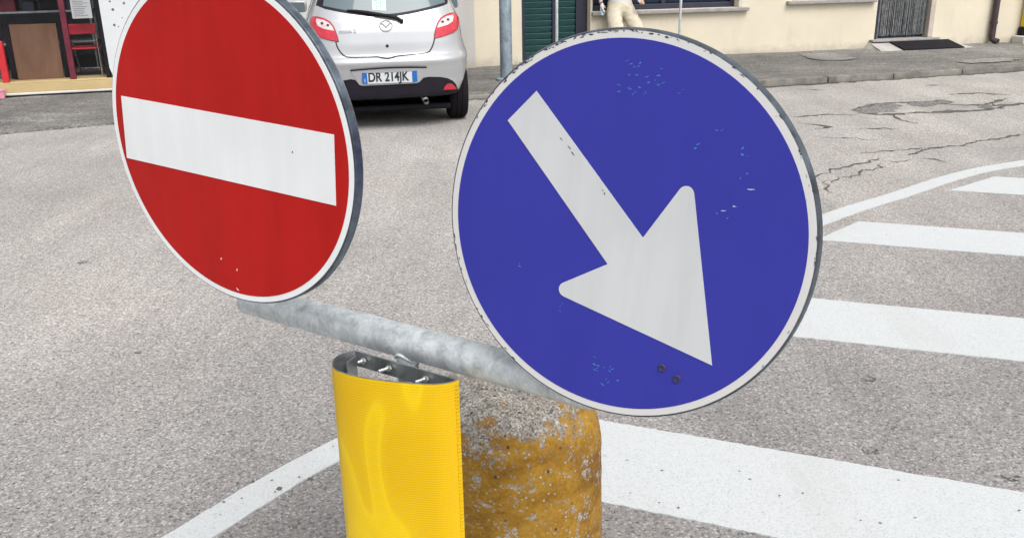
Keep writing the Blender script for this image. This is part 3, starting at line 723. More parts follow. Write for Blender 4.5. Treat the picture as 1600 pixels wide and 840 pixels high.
bm = bmesh.new(); box(bm, (0, -1.2, 6.15), (.22, .5, .1), None, .03); obj('lantern', bm, MAT['galv_lamp'], lp)
for (u, v, lab) in ((870, 45, 'slim pale steel post standing in front of the dark green louvred door'), (1062.5, 35, 'slim pale steel post standing in front of the shuttered window and cream wall')):
    d = ray(u, v); k = (RF.o+RF.n*-0.55-EYE).dot(RF.n)/d.dot(RF.n); p = EYE+d*k
    post('slim_post', p.x, p.y, 0.019, 2.6, MAT['galv'], lab, 'post', 'slim posts on the pavement')

# ------------------------------------------------------------------ car
CA = rad(10.0)
CO = Vector((-1.096, 8.498, 0))
car = thing('parked_car', CO, CA, 'silver white hatchback seen from behind, parked between the two round signs', 'car')
ceye = Matrix.Rotation(-CA, 3, 'Z') @ (EYE-CO)
def interp(tab, z):
    if z <= tab[0][0]: return tab[0][1]
    for (a, b), (c, d) in zip(tab, tab[1:]):
        if z <= c:
            t_ = (z-a)/(c-a); t_ = t_
            return b+(d-b)*t_
    return tab[-1][1]
YR = [(0.20, 0.50), (0.25, 0.42), (0.275, 0.30), (0.287, 0.12), (0.30, 0.082), (0.36, 0.068), (0.46, 0.055), (0.58, 0.022), (0.63, 0.002), (0.655, 0.008), (0.672, 0.025), (0.69, 0.052), (0.72, 0.058), (0.80, 0.066), (0.90, 0.085), (1.0, 0.125), (1.06, 0.17), (1.2, 0.275), (1.32, 0.365), (1.385, 0.41), (1.41, 0.44), (1.43, 0.62), (1.455, 1.0), (1.466, 1.4), (1.47, 1.6)]
YF = [(0.20, 3.72), (0.30, 3.84), (0.5, 3.86), (0.65, 3.80), (0.75, 3.62), (0.85, 3.2), (0.92, 2.9), (0.97, 2.72), (1.1, 2.5), (1.25, 2.25), (1.38, 2.0), (1.43, 1.9), (1.455, 1.8), (1.466, 1.7), (1.47, 1.62)]
WW = [(0.20, 0.68), (0.26, 0.73), (0.33, 0.765), (0.42, 0.795), (0.55, 0.812), (0.66, 0.812), (0.72, 0.795), (0.80, 0.77), (0.88, 0.755), (0.98, 0.735), (1.05, 0.705), (1.2, 0.64), (1.36, 0.565), (1.42, 0.51), (1.45, 0.44), (1.466, 0.30), (1.47, 0.1)]
EA, EB = 4.2, 8.0
def sect(z):
    a, b = interp(YR, z), interp(YF, z); return (a+b)/2, (b-a)/2, interp(WW, z)
def rear(x, z):
    c, L, w_ = sect(z); q = min(0.9999, abs(x)/w_); return c-L*(1-q**EA)**(1/EB)
def side(y, z):
    c, L, w_ = sect(z); q = min(0.9999, abs(y-c)/L); return w_*(1-q**EB)**(1/EA)
zl = []
z = 0.20
while z < 1.4: zl.append(z); z += 0.016
zl += [1.40, 1.41, 1.42, 1.43, 1.44, 1.45, 1.456, 1.462, 1.466, 1.4685, 1.47]
bm = bmesh.new(); rings = []; NQ = 36
for z in zl:
    c, L, w_ = sect(z); rg = []
    half = []
    # dense sampling of a superellipse quadrant by parametrisation that follows both faces
    for k in range(NQ+1):
        th = math.pi/2*k/NQ; ct, st_ = math.cos(th), math.sin(th)
        half.append((abs(ct)**(2/EA), abs(st_)**(2/EB)))      # x/w , y/L
    quad = [(x_*w_, y_*L) for x_, y_ in half]
    loop = [(x_, y_) for x_, y_ in quad] + [(-x_, y_) for x_, y_ in quad[-2::-1]] + [(-x_, -y_) for x_, y_ in quad[1:]] + [(x_, -y_) for x_, y_ in quad[-2:0:-1]]
    rings.append([bm.verts.new((x_, c+y_, z)) for x_, y_ in loop])
n = len(rings[0])
for a, b in zip(rings, rings[1:]):
    for k in range(n): bm.faces.new((a[k], a[(k+1) % n], b[(k+1) % n], b[k]))
bm.faces.new(list(reversed(rings[0]))); bm.faces.new(rings[-1])
def car_paint():
    t = NT('silver_white_car_paint', 0.25, 0.4, 0.5)
    t.color(t.ramp(t.noise(2.0, 4), [(0.3, (0.45, 0.462, 0.48)), (0.7, (0.495, 0.506, 0.522))]))
    t.b.inputs['Coat Weight'].default_value = 0.6; t.b.inputs['Coat Roughness'].default_value = 0.06
    sx = t.n('SeparateXYZ'); t.l(t.tc.outputs['Object'], sx.inputs[0])
    return t.m
MAT['car'] = car_paint()
MAT['tyre'] = plain('tyre_rubber', (0.010, 0.009, 0.011), 0.85, 0, 0.3, 30, 0.12)
MAT['rim'] = plain('alloy_rim', (0.5, 0.5, 0.51), 0.35, 0.8, 0.1, 12)
MAT['car_glass'] = glass('car_glass', (0.10, 0.135, 0.15), 1.0, 0.04)
t = NT('tail_lamp_red', 0.12, 0, 0.6); t.color(t.ramp(t.noise(30, 2), [(0.3, (0.42, 0.008, 0.022)), (0.7, (0.55, 0.02, 0.045))])); t.b.inputs['Coat Weight'].default_value = 0.5; MAT['lamp_red'] = t.m
MAT['lamp_clear'] = plain('tail_lamp_clear', (0.58, 0.50, 0.49), 0.15, 0, 0.2, 45)
MAT['seam'] = plain('panel_gap', (0.02, 0.02, 0.022), 0.9)
MAT['plate_white'] = plain('plate_white', (0.50, 0.53, 0.55), 0.4, 0, 0.03)
MAT['plate_blue'] = plain('plate_blue', (0.008, 0.10, 0.36), 0.4, 0, 0.05)
MAT['letter'] = plain('plate_black', (0.015, 0.015, 0.02), 0.5)
MAT['script'] = plain('dull_chrome_script', (0.30, 0.31, 0.33), 0.4, 0.5, 0.1, 30)
MAT['emblem'] = plain('chrome_emblem', (0.16, 0.165, 0.175), 0.35, 0.2, 0.1, 30)
body = obj('body', bm, MAT['car'], car, smooth=35)
# wheel arches cut out of the shell
WY = (0.62, 3.11); WR = 0.288
bm = bmesh.new()
for yy in WY:
    for s_ in (-1, 1):
        r_ = bmesh.ops.create_cone(bm, cap_ends=True, segments=40, radius1=0.335, radius2=0.335, depth=0.6)
        for v in r_['verts']: v.co = Matrix.Rotation(math.pi/2, 3, 'Y') @ v.co + Vector((s_*0.80, yy, 0.30))
cut = obj('arch_cutter', bm, MAT['black_pl'], car)
md = body.modifiers.new('arches', 'BOOLEAN'); md.operation = 'DIFFERENCE'; md.object = cut; md.solver = 'MANIFOLD'
bpy.context.view_layer.update()
me = bpy.data.meshes.new_from_object(body.evaluated_get(bpy.context.evaluated_depsgraph_get()))
body.modifiers.clear(); body.data = me
if len(me.materials) < 2: me.materials.append(MAT['black_pl'])
for p in me.polygons:       # the wells inside are bare black plastic
    c_ = p.center
    inside = any((c_.y-yy)**2+(c_.z-.30)**2 < 0.337**2 for yy in WY) and abs(c_.x) > 0.45 and abs(c_.x) < side(c_.y, max(c_.z, .2))-0.004
    under = c_.z < 0.205
    low_rear = c_.z < 0.325 and c_.y < 0.9 and abs(c_.x) < 0.80
    p.material_index = 1 if inside or under or low_rear else 0
bpy.data.objects.remove(cut)
smooth_mesh(me, 35)

def onrear(xp, zp, off=0.0):
    """point seen at (xp, zp) on the plane of the bumper -> point on the car's tail, off metres proud of it"""
    P0 = Vector((xp, 0, zp)); d = P0-ceye
    lo, hi = 0.97, 1.12
    for _ in range(40):
        m_ = (lo+hi)/2; q = ceye+d*m_
        c, L, w_ = sect(q.z)
        inside = abs(q.x) < w_ and q.y > rear(q.x, q.z)
        if inside: hi = m_
        else: lo = m_
    q = ceye+d*lo
    e = 0.01
    nx = -(rear(q.x+e, q.z)-rear(q.x-e, q.z))/(2*e); nz = -(rear(q.x, q.z+e)-rear(q.x, q.z-e))/(2*e)
    nn = Vector((nx, 1, nz)); nn = -Vector((-nx, -1, -nz)).normalized()*-1
    nn = Vector((-nx*-1, -1, -nz*-1)); nn = Vector((nx*-1, -1, nz*-1))
    # outward normal of y = rear(x,z): (drdx, -1, drdz)
    nn = Vector(((rear(q.x+e, q.z)-rear(q.x-e, q.z))/(2*e), -1, (rear(q.x, q.z+e)-rear(q.x, q.z-e))/(2*e)))
    nn.x = max(-1.5, min(1.5, nn.x)); nn.z = max(-1, min(1, nn.z)); nn.normalize()
    return q + nn*off
CX = 0.045
def rpatch(name, poly, off, mat, parent, cell=0.03, smooth=50, skirt=0.012, shift=True, **kw):
    """a skin patch that follows the tail: outline in tail-plane metres"""
    P = [Vector((p[0]-(CX if shift else 0), p[1], 0)) for p in poly]
    bm = bmesh.new()
    bm.faces.new([bm.verts.new(p) for p in P])
    bmesh.ops.triangulate(bm, faces=bm.faces[:])
    for _ in range(5):
        es = [e for e in bm.edges if e.calc_length() > cell]
        if not es: break
        bmesh.ops.subdivide_edges(bm, edges=es, cuts=1, use_grid_fill=False)
        bmesh.ops.triangulate(bm, faces=bm.faces[:])
    bnd = [e for e in bm.edges if e.is_boundary]
    flat = {v: v.co.copy() for v in bm.verts}
    low = {}
    for e in bnd:
        for v in e.verts:
            if v not in low: low[v] = bm.verts.new(onrear(flat[v].x, flat[v].y, off-skirt))
    for v, f_ in flat.items(): v.co = onrear(f_.x, f_.y, off)
    for e in bnd: bm.faces.new((e.verts[0], e.verts[1], low[e.verts[1]], low[e.verts[0]]))
    return obj(name, bm, mat, parent, smooth=smooth, **kw)
def rline(name, pts, w_, off, mat, parent, **kw):
    P = bez_line([(p[0]-CX, p[1]) for p in pts], 8)
    bm = bmesh.new(); L = []
    for i, p in enumerate(P):
        d = (P[min(i+1, len(P)-1)]-P[max(i-1, 0)]).normalized(); nn = Vector((-d.y, d.x))*w_/2
        L.append((bm.verts.new(onrear(p.x+nn.x, p.y+nn.y, off)), bm.verts.new(onrear(p.x-nn.x, p.y-nn.y, off))))
    for (a, b), (c, d) in zip(L, L[1:]): bm.faces.new((a, b, d, c))
    return obj(name, bm, mat, parent, **kw)
def mir(poly): return [(2*CX-p[0], p[1]) for p in poly][::-1]
# rear window with dark ceramic border
def wline(x): return 1.035+0.085*(abs(x-CX)/0.53)**1.6
xsn = [CX-0.60+1.2*k/16 for k in range(17)]
wp = [(x, wline(x)+(0.012 if abs(x-CX) > .55 else 0)) for x in xsn] + [(CX+0.545, 1.30), (CX+.49, 1.405), (CX-.49, 1.405), (CX-0.545, 1.30)]
rw = rpatch('rear_window', wp, 0.003, MAT['black_trim'], car, 0.06)
wp2 = [(x, wline(x)+0.022) for x in [CX-0.54+1.08*k/14 for k in range(15)]] + [(CX+0.495, 1.30), (CX+.45, 1.385), (CX-.45, 1.385), (CX-0.495, 1.30)]
rpatch('pane', wp2, 0.005, MAT['car_glass'], rw, 0.06)
stk = rpatch('window_sticker', [(-.068, 1.098), (.054, 1.086), (.06, 1.26), (-.062, 1.265)], 0.0065, MAT['paper'], rw, 0.05, skirt=0.001)
bm = bmesh.new()
for k in range(10):
    z_ = 1.105+0.017*k
    for j in range(6):
        if random.random() < 0.55:
            x_ = -.052+.018*j-CX; q = [onrear(x_+dx, z_+dz, 0.0073) for dx, dz in ((0, 0), (.013, 0), (.013, .008), (0, .008))]
            bm.faces.new([bm.verts.new(p_) for p_ in q])
obj('sticker_print', bm, plain('sticker_print_green', (0.12, 0.28, 0.22), 0.7), stk)
# tailgate seam
rline('tailgate_seam', [(-.409, .835), (-.397, .785), (-.369, .735), (-.335, .703), (-.29, .693), (-.12, .690), (-.047, .689), (0.0, .676), (.039, .669), (.085, .676), (.127, .689), (.25, .696), (.375, .703), (.42, .716), (.446, .748), (.464, .785), (.480, .838)], 0.011, 0.003, MAT['seam'], car)
# tail lamps
TR = [(.478, .836), (.482, .87), (.497, .93), (.513, .972), (.54, 1.008), (.58, 1.032), (.63, 1.048), (.668, 1.052), (.690, 1.04), (.700, 1.0), (.697, .95), (.684, .91), (.65, .885), (.60, .866), (.54, .848)]
CR = [(.503, .925), (.518, .965), (.548, 1.0), (.59, 1.02), (.645, 1.032), (.650, 1.01), (.640, .975), (.60, .95), (.55, .935)]
for kk, (poly, cl) in enumerate(((TR, CR), (mir(TR), mir(CR)))):
    rim_ = [(p[0]+(p[0]-(.59 if kk == 0 else 2*CX-.59))*.06, p[1]+(p[1]-.95)*.06) for p in poly]
    tl = rpatch('tail_lamp', poly, 0.010, MAT['lamp_red'], car, 0.03, 60)
    rpatch('lamp_surround', rim_, 0.004, MAT['maroon'], tl, 0.03, 60)
    rpatch('clear_lens', cl, 0.0135, MAT['lamp_clear'], tl, 0.025, 60, 0.006)
    for q in ((.552, .975), (.60, .993)):
        x_ = q[0] if kk == 0 else 2*CX-q[0]
        rpatch('bulb_socket', [(x_+.013*math.cos(6.283*k/10), q[1]+.011*math.sin(6.283*k/10)) for k in range(10)], 0.0152, MAT['brown_pipe'], tl, 0.05, 50, 0.003)
# bumper: dark lower apron, plate recess
AP = [(-.36, .49), (-.30, .499), (-.262, .49), (-.225, .445), (-.20, .433), (.29, .437), (.325, .45), (.36, .485), (.41, .492), (.52, .486), (.585, .472), (.63, .447), (.657, .415), (.676, .36), (.676, .343), (.50, .336), (.224, .325), (-.1, .318), (-.40, .326), (-.585, .343), (-.586, .36), (-.567, .415), (-.54, .447), (-.495, .472), (-.43, .486)]
ap = rpatch('bumper_apron', AP, 0.004, MAT['black_trim'], car, 0.05)
rpatch('apron_lip', [(-.585, .338), (-.40, .321), (-.1, .313), (.224, .320), (.5, .330), (.676, .338), (.676, .352), (.5, .345), (.224, .335), (-.1, .328), (-.40, .336), (-.585, .352)], 0.012, MAT['black_pl'], ap, 0.05)
rc = rpatch('plate_recess', [(-.298, .580), (.04, .590), (.392, .583), (.322, .452), (.29, .440), (-.2, .438), (-.228, .446)], 0.006, MAT['car'], car, 0.05, skirt=.008)
rline('recess_shadow_lip', [(-.30, .580), (-.12, .588), (.05, .592), (.22, .590), (.394, .583)], 0.014, 0.012, MAT['black_trim'], rc)
for sgn, xx in ((1, .538), (-1, 2*CX-.538)):
    RP = [(xx, .371), (xx+sgn*.015, .402), (xx+sgn*.042, .424), (xx+sgn*.075, .426), (xx+sgn*.10, .40), (xx+sgn*.118, .373)]
    rpatch('rear_reflector', RP, 0.012, MAT['lamp_red'], ap, 0.04)
# number plate
c0 = onrear(0.052-CX, 0.513, 0.012)
npz = thing('number_plate', (0, 0, 0)); npz.parent = car; npz.location = c0
def np_box(name, a, b, mt): return bx(name, a, b, MAT[mt], npz, 0.001)
np_box('plate_sheet', (-.252, -.003, -.058), (.252, .004, .058), 'plate_white')
np_box('blue_band', (-.2515, -.0045, -.0575), (-.205, -.0031, .0575), 'plate_blue'); np_box('blue_band', (.205, -.0045, -.0575), (.2515, -.0031, .0575), 'plate_blue')
MX = Matrix(((1, 0, 0, 0), (0, 0, -1, -.0038), (0, 1, 0, 0), (0, 0, 0, 1)))
text_mesh('plate_letters', 'DR', .118, MAT['letter'], npz, Matrix.Translation((-.137, 0, -.004)) @ MX, 0.0008, 0.78, 0.0035)
text_mesh('plate_letters', '214JK', .118, MAT['letter'], npz, Matrix.Translation((.062, 0, -.004)) @ MX, 0.0008, 0.76, 0.0035)
text_mesh('country_letter', 'I', .05, MAT['plate_white'], npz, Matrix.Translation((-.228, -.0012, -.03)) @ MX, 0.0006)
# emblem: oval ring with a winged V inside
def ring_pts(cx, cz, rx, rz, a0, a1, n): return [(cx+rx*math.cos(rad(a0+(a1-a0)*k/n)), cz+rz*math.sin(rad(a0+(a1-a0)*k/n))) for k in range(n+1)]
em = rline('emblem', ring_pts(.045, .957, .056, .046, 0, 360, 28), 0.011, 0.006, MAT['emblem'], car)
rline('emblem_wing', [(-.005, .983), (.015, .974), (.032, .958), (.045, .946), (.058, .958), (.075, .974), (.095, .983)], 0.012, 0.007, MAT['emblem'], em)
rpatch('tailgate_lock', [(.046+.014*math.cos(6.283*k/12), .782+.014*math.sin(6.283*k/12)) for k in range(12)], 0.005, MAT['black_pl'], car, .05)
# model script
q = onrear(-.30-CX, .92, 0.004)
e = .01; sl_ = (rear(q.x, q.z+e)-rear(q.x, q.z-e))/(2*e); tx_ = (rear(q.x+e, q.z)-rear(q.x-e, q.z))/(2*e)
ez = Vector((0, sl_, 1)).normalized(); ex = Vector((1, tx_, 0)).normalized(); ey = ex.cross(ez)
MT = Matrix.Identity(4)
for i in range(3): MT[i][0] = ex[i]; MT[i][1] = ez[i]; MT[i][2] = ey[i]; MT[i][3] = q[i]
text_mesh('model_script', 'mazda 2', .044, MAT['script'], car, MT, 0.003, 1.05, 0.0008)
# wiper
wpA = onrear(.192-CX, .99, 0.03); wpB = onrear(.146-CX, 1.018, 0.03)
bm = bmesh.new()
PW = [onrear(x_-CX, z_, o_) for x_, z_, o_ in ((.186, .992, .018), (.146, 1.012, .026), (.06, 1.032, .028), (-.05, 1.05, .028))]
tube(bm, PW, .011, 10, True, [.018, .016, .016, .011]); wa = obj('wiper_arm', bm, MAT['black_pl'], car, smooth=50)
bm = bmesh.new(); PB = [onrear(x_-CX, z_, .016) for x_, z_ in ((.10, 1.03), (0, 1.048), (-.12, 1.07), (-.22, 1.087), (-.29, 1.094))]
tube(bm, PB, .009, 8, True, [.010, .016, .016, .011, .006]); obj('wiper_blade', bm, MAT['black_pl'], wa, smooth=50)
bm = bmesh.new(); r_ = bmesh.ops.create_uvsphere(bm, u_segments=14, v_segments=8, radius=.02)
for v in bm.verts: v.co += PW[0]
obj('wiper_pivot', bm, MAT['black_pl'], wa, smooth=60)
# exhaust
q = ceye + (Vector((.375-CX, 0, .268))-ceye)*1.004
bm = bmesh.new(); n = 20
tube(bm, [q+Vector((0, 0, 0)), q+Vector((0, .35, .01))], .027, n, False)
tube(bm, [q+Vector((0, 0.001, 0)), q+Vector((0, .30, .01))], .0205, n, False)
A = [v for v in bm.verts if abs((v.co-q).y) < .0005]; B = [v for v in bm.verts if abs((v.co-q).y-.001) < .0005 and v not in A]
for k in range(n): 
    if len(A) == n and len(B) == n: bm.faces.new((A[k], A[(k+1) % n], B[(k+1) % n], B[k]))
obj('exhaust_pipe', bm, plain('dull_exhaust_steel', (0.55, 0.55, 0.55), 0.4, 0.2, 0.1, 20), car, smooth=40)
bm = bmesh.new(); box(bm, (-.05, .62, .30), (.60, .26, .14), None, .05); obj('silencer', bm, MAT['black_pl'], car, smooth=40)
bm = bmesh.new(); box(bm, (0, 2.0, .165), (1.20, 3.3, .06), None, .02); obj('underbody_shade_tray', bm, MAT['black_pl'], car)  # low slab added beneath the floor to deepen the shade under the car
bm = bmesh.new(); box(bm, (0, .62, .27), (1.10, .09, .09), None, .02); obj('rear_axle', bm, MAT['black_pl'], car, smooth=40)
# wheels
def wheel(x, y, s_):
    W = thing('wheel', (0, 0, 0)); W.parent = car; W.location = (x, y, WR+0.002)
    prof = [(.20, -.09), (.262, -.092), (.281, -.078), (WR, -.055), (WR, -.03), (WR-.006, -.028), (WR-.006, -.022), (WR, -.02), (WR, .02), (WR-.006, .022), (WR-.006, .028), (WR, .03), (WR, .055), (.281, .078), (.262, .092), (.20, .09)]
    bm = bmesh.new(); lathe(bm, prof, 48)
    for v in bm.verts: v.co = Vector((v.co.z, v.co.x, v.co.y))
    obj('tyre', bm, MAT['tyre'], W, smooth=40)
    bm = bmesh.new(); lathe(bm, [(.198, .085*s_), (.19, .088*s_), (.17, .06*s_), (.05, .055*s_), (.03, .075*s_), (.002, .076*s_)], 32)
    for v in bm.verts: v.co = Vector((v.co.z, v.co.x, v.co.y))
    rm = obj('rim', bm, MAT['rim'], W, smooth=40)
    for k in range(7):
        bm = bmesh.new(); a = 6.283*k/7
        box(bm, (.078*s_, math.cos(a)*.115, math.sin(a)*.115), (.02, .035, .15), Matrix.Rotation(a-math.pi/2, 3, 'X'), .006); obj('spoke', bm, MAT['rim'], rm)
for yy in WY:
    for s_ in (-1, 1): wheel(s_*.685, yy, s_)
# side windows, windscreen, mirrors, handles
def spatch(name, poly, off, mat, s_, parent=None):
    bm = bmesh.new(); bm.faces.new([bm.verts.new((p[0], p[1], 0)) for p in poly]); bmesh.ops.triangulate(bm, faces=bm.faces[:])
    for _ in range(4):
        es = [e_ for e_ in bm.edges if e_.calc_length() > .12]
        if not es: break
        bmesh.ops.subdivide_edges(bm, edges=es, cuts=1); bmesh.ops.triangulate(bm, faces=bm.faces[:])
    for v in bm.verts: v.co = Vector((s_*(side(v.co.x, v.co.y)+off), v.co.x, v.co.y))
    return obj(name, bm, mat, parent or car, smooth=50)
for s_ in (-1, 1):
    spatch('side_window', [(.62, 1.10), (1.25, 1.02), (1.25, 1.37), (.80, 1.34)], .004, MAT['car_glass'], s_)
    spatch('side_window', [(1.30, 1.02), (2.30, .98), (1.98, 1.33), (1.30, 1.37)], .004, MAT['car_glass'], s_)
    for yy in (1.42, 2.35):
        bm = bmesh.new(); box(bm, (s_*(side(yy, .86)+.008), yy, .86), (.022, .17, .026), None, .008); obj('door_handle', bm, MAT['car'], car, smooth=40)
    bm = bmesh.new(); box(bm, (s_*.86, 2.38, 1.02), (.20, .09, .13), None, .035); mr = obj('wing_mirror', bm, MAT['car'], car, smooth=40)
    bm = bmesh.new(); box(bm, (s_*.86, 2.332, 1.02), (.16, .004, .095)); obj('mirror_glass', bm, MAT['car_glass'], mr)
def fr(x, z):
    c, L, w_ = sect(z); q_ = min(.9999, abs(x)/w_); return c+L*(1-q_**EA)**(1/EB)
def fpatch(name, x0, x1, z0, z1, off, mat, nx=14, nz=8):
    bm = bmesh.new(); g = [[bm.verts.new((x0+(x1-x0)*i/nx, fr(x0+(x1-x0)*i/nx, z0+(z1-z0)*j/nz)+off, z0+(z1-z0)*j/nz)) for i in range(nx+1)] for j in range(nz+1)]
    for j in range(nz):
        for i in range(nx): bm.faces.new((g[j][i], g[j][i+1], g[j+1][i+1], g[j+1][i]))
    return obj(name, bm, mat, car, smooth=50)
fpatch('windscreen', -.53, .53, 1.0, 1.37, .006, MAT['car_glass'])
fpatch('headlamp', .42, .70, .60, .72, .006, MAT['lamp_clear'], 6, 3); fpatch('headlamp', -.70, -.42, .60, .72, .006, MAT['lamp_clear'], 6, 3)
fpatch('grille', -.35, .35, .35, .48, .006, MAT['black_pl'], 8, 3)

# ------------------------------------------------------------------ person leaning on the window sill
MAT['trousers'] = plain('cream_cotton', (0.50, 0.455, 0.36), 0.9, 0, 0.12, 9, 0.2, 0.4)
MAT['shirt'] = plain('grey_cotton', (0.46, 0.45, 0.47), 0.9, 0, 0.15, 9, 0.2, 0.3)
MAT['skin'] = plain('skin', (0.50, 0.30, 0.22), 0.55, 0, 0.08, 12)
MAT['shoe'] = plain('dark_shoe', (0.04, 0.035, 0.035), 0.6, 0, 0.2, 20)
MAT['hair'] = plain('dark_hair', (0.03, 0.022, 0.018), 0.6, 0, 0.3, 40)
MAT['bottle'] = plain('pale_blue_plastic', (0.50, 0.62, 0.72), 0.3, 0, 0.25, 25)
pr = thing('person', RF.w(2.01, -0.20, 0.075), RF.a, 'person in cream trousers and grey top leaning on the window sill above the blue sign', 'person')
J = {}; E_ = []; RD = {}
def jt(n_, p, r, par=None):
    J[n_] = Vector(p); RD[n_] = r
    if par: E_.append((par, n_))
SZ = 0.615     # seat height above the pavement
jt('pelvis', (0, .02, SZ+.09), (.17, .12)); jt('waist', (0, .05, SZ+.25), (.15, .105), 'pelvis'); jt('chest', (0, .05, SZ+.50), (.18, .115), 'waist')
jt('neckb', (0, .02, SZ+.66), (.07, .06), 'chest'); jt('neck', (0, 0, SZ+.71), (.055, .055), 'neckb'); jt('head', (0, -.02, SZ+.79), (.092, .105), 'neck'); jt('crown', (0, -.015, SZ+.89), (.090, .105), 'head')
for s_, nm in ((-1, 'l'), (1, 'r')):
    jt(nm+'hip', (s_*.105, -.02, SZ+.03), (.125, .115), 'pelvis'); jt(nm+'thigh', (s_*.128, -.13, SZ-.07), (.121, .110), nm+'hip')
    jt(nm+'knee', (s_*(.14 if s_ < 0 else .165), -.25, SZ-.19), (.118, .108), nm+'thigh'); jt(nm+'calf', (s_*.17, -.27, SZ-.36), (.10, .10), nm+'knee')
    jt(nm+'ankle', (s_*.18, -.30, .10), (.08, .08), nm+'calf'); jt(nm+'heel', (s_*.18, -.31, .045), (.045, .045), nm+'ankle'); jt(nm+'toe', (s_*.20, -.50, .038), (.045, .036), nm+'heel')
    jt(nm+'sh', (s_*.20, .02, SZ+.60), (.07, .065), 'chest')
    if s_ < 0:
        jt('lelb', (-.30, .08, SZ+.36), (.048, .048), 'lsh'); jt('lwr', (-.30, .0, SZ+.22), (.032, .028), 'lelb'); jt('lpalm', (-.298, -.055, SZ+.14), (.036, .022), 'lwr')
        hand = Vector((-.298, -.055, SZ+.14)); pre = 'l'
    else:
        jt('relb', (.31, .06, SZ+.36), (.048, .048), 'rsh'); jt('rwr', (.24, -.16, SZ+.24), (.032, .028), 'relb'); jt('rpalm', (.215, -.215, SZ+.21), (.036, .022), 'rwr')
        hand = Vector((.215, -.215, SZ+.21)); pre = 'r'
    for k in range(4):
        dx = (k-1.5)*.019; ln = (.034, .04, .037, .028)[k]
        if s_ < 0: a_ = hand+Vector((dx*.3, -.028+dx*.9, -.03)); b_ = a_+Vector((.012, -.004, -ln)); c_ = b_+Vector((.022, .004, -ln*.5))
        else: a_ = hand+Vector((-.02+dx, -.045, -.012)); b_ = a_+Vector((0, -ln, -.016)); c_ = b_+Vector((0, -ln*.5, -.022))
        jt(f'{pre}f{k}a', a_, (.0095, .0095), pre+'palm'); jt(f'{pre}f{k}b', b_, (.0088, .0088), f'{pre}f{k}a'); jt(f'{pre}f{k}c', c_, (.0075, .0075), f'{pre}f{k}b')
    th_ = hand+(Vector((.03, -.03, -.005)) if s_ < 0 else Vector((-.045, -.005, -.005)))
    jt(pre+'t1', th_, (.011, .011), pre+'palm'); jt(pre+'t2', th_+(Vector((.012, -.008, -.03)) if s_ < 0 else Vector((-.01, -.035, -.01))), (.009, .009), pre+'t1')
keys = list(J)
me = bpy.data.meshes.new('body_skeleton'); me.from_pydata([J[k] for k in keys], [(keys.index(a), keys.index(b)) for a, b in E_], [])
tmp = bpy.data.objects.new('body_skeleton', me); COL.objects.link(tmp)
tmp.modifiers.new('skin', 'SKIN')
sv = me.skin_vertices[0].data
for i, k in enumerate(keys):
    r = RD[k]; sv[i].radius = r if not isinstance(r, float) else (r, r); sv[i].use_root = (k == 'pelvis')
sb = tmp.modifiers.new('sub', 'SUBSURF'); sb.levels = 3; sb.render_levels = 3
bpy.context.view_layer.update()
bme = bpy.data.meshes.new_from_object(tmp.evaluated_get(bpy.context.evaluated_depsgraph_get()))
bpy.data.objects.remove(tmp)
bme.materials.clear()
for m_ in ('trousers', 'shirt', 'skin', 'shoe'): bme.materials.append(MAT[m_])
from mathutils import noise as fold
NRM = [v.normal.copy() for v in bme.vertices]
for v in bme.vertices:      # cloth folds on the legs and top
    c_ = v.co.copy()
    if c_.z < SZ+.6 and c_.z > .12:
        k_ = 1.0 if c_.z < SZ+.19 else .55
        f_ = k_*(.0075*fold.noise(Vector((c_.x*13, c_.y*13, c_.z*34)))+.003*math.sin(c_.z*70+abs(c_.x)*45+c_.y*20))
        v.co = c_+NRM[v.index]*f_
for p in bme.polygons:
    c_ = p.center; i = 1
    if c_.z > SZ+.69: i = 2
    elif c_.z < .085: i = 3
    elif abs(c_.x) > .17 and c_.z > SZ+.09 and (c_.z < SZ+.42) and not (c_.y < -.05 and c_.z < SZ+.16 and abs(c_.x) < .26 and c_.x < 0) and (abs(c_.x) > .24 or c_.y < -.10 and c_.z > SZ+.165): i = 2
    elif c_.z < SZ+.19: i = 0
    p.material_index = i
    p.use_smooth = True
bme.name = 'body'
link(bpy.data.objects.new('body', bme), pr)
bm = bmesh.new(); bmesh.ops.create_uvsphere(bm, u_segments=20, v_segments=12, radius=.112)
for v in bm.verts:
    v.co = Vector((v.co.x*.86, v.co.y*1.05, v.co.z*.9))
    if v.co.y < -.02 and v.co.z < .035: v.co.y = -.02
    v.co += Vector((0, 0.0, SZ+.895))
obj('hair', bm, MAT['hair'], pr, smooth=60)
for s_ in (-1, 1):
    bm = bmesh.new(); bmesh.ops.create_uvsphere(bm, u_segments=10, v_segments=6, radius=.012)
    for v in bm.verts: v.co = Vector((v.co.x, v.co.y*.6, v.co.z*.7))+Vector((s_*.03, -.104, SZ+.835))
    obj('eye', bm, MAT['letter'], pr, smooth=60)
    bm = bmesh.new(); bmesh.ops.create_uvsphere(bm, u_segments=10, v_segments=6, radius=.028)
    for v in bm.verts: v.co = Vector((v.co.x*.35, v.co.y*.7, v.co.z))+Vector((s_*.084, -.005, SZ+.825))
    obj('ear', bm, MAT['skin'], pr, smooth=60)
bm = bmesh.new(); prism(bm, [(-.014, 0), (.014, 0), (.006, .045), (-.006, .045)], 0, .02)
for v in bm.verts: v.co = Vector((v.co.x, -.095-v.co.z*(1.2-v.co.y*20), SZ+.80+v.co.y))
obj('nose', bm, MAT['skin'], pr, smooth=60)
bm = bmesh.new(); box(bm, (0, -.098, SZ+.775), (.045, .012, .012), None, .004); obj('mouth', bm, plain('lips', (.36, .14, .12), .5), pr, smooth=60)
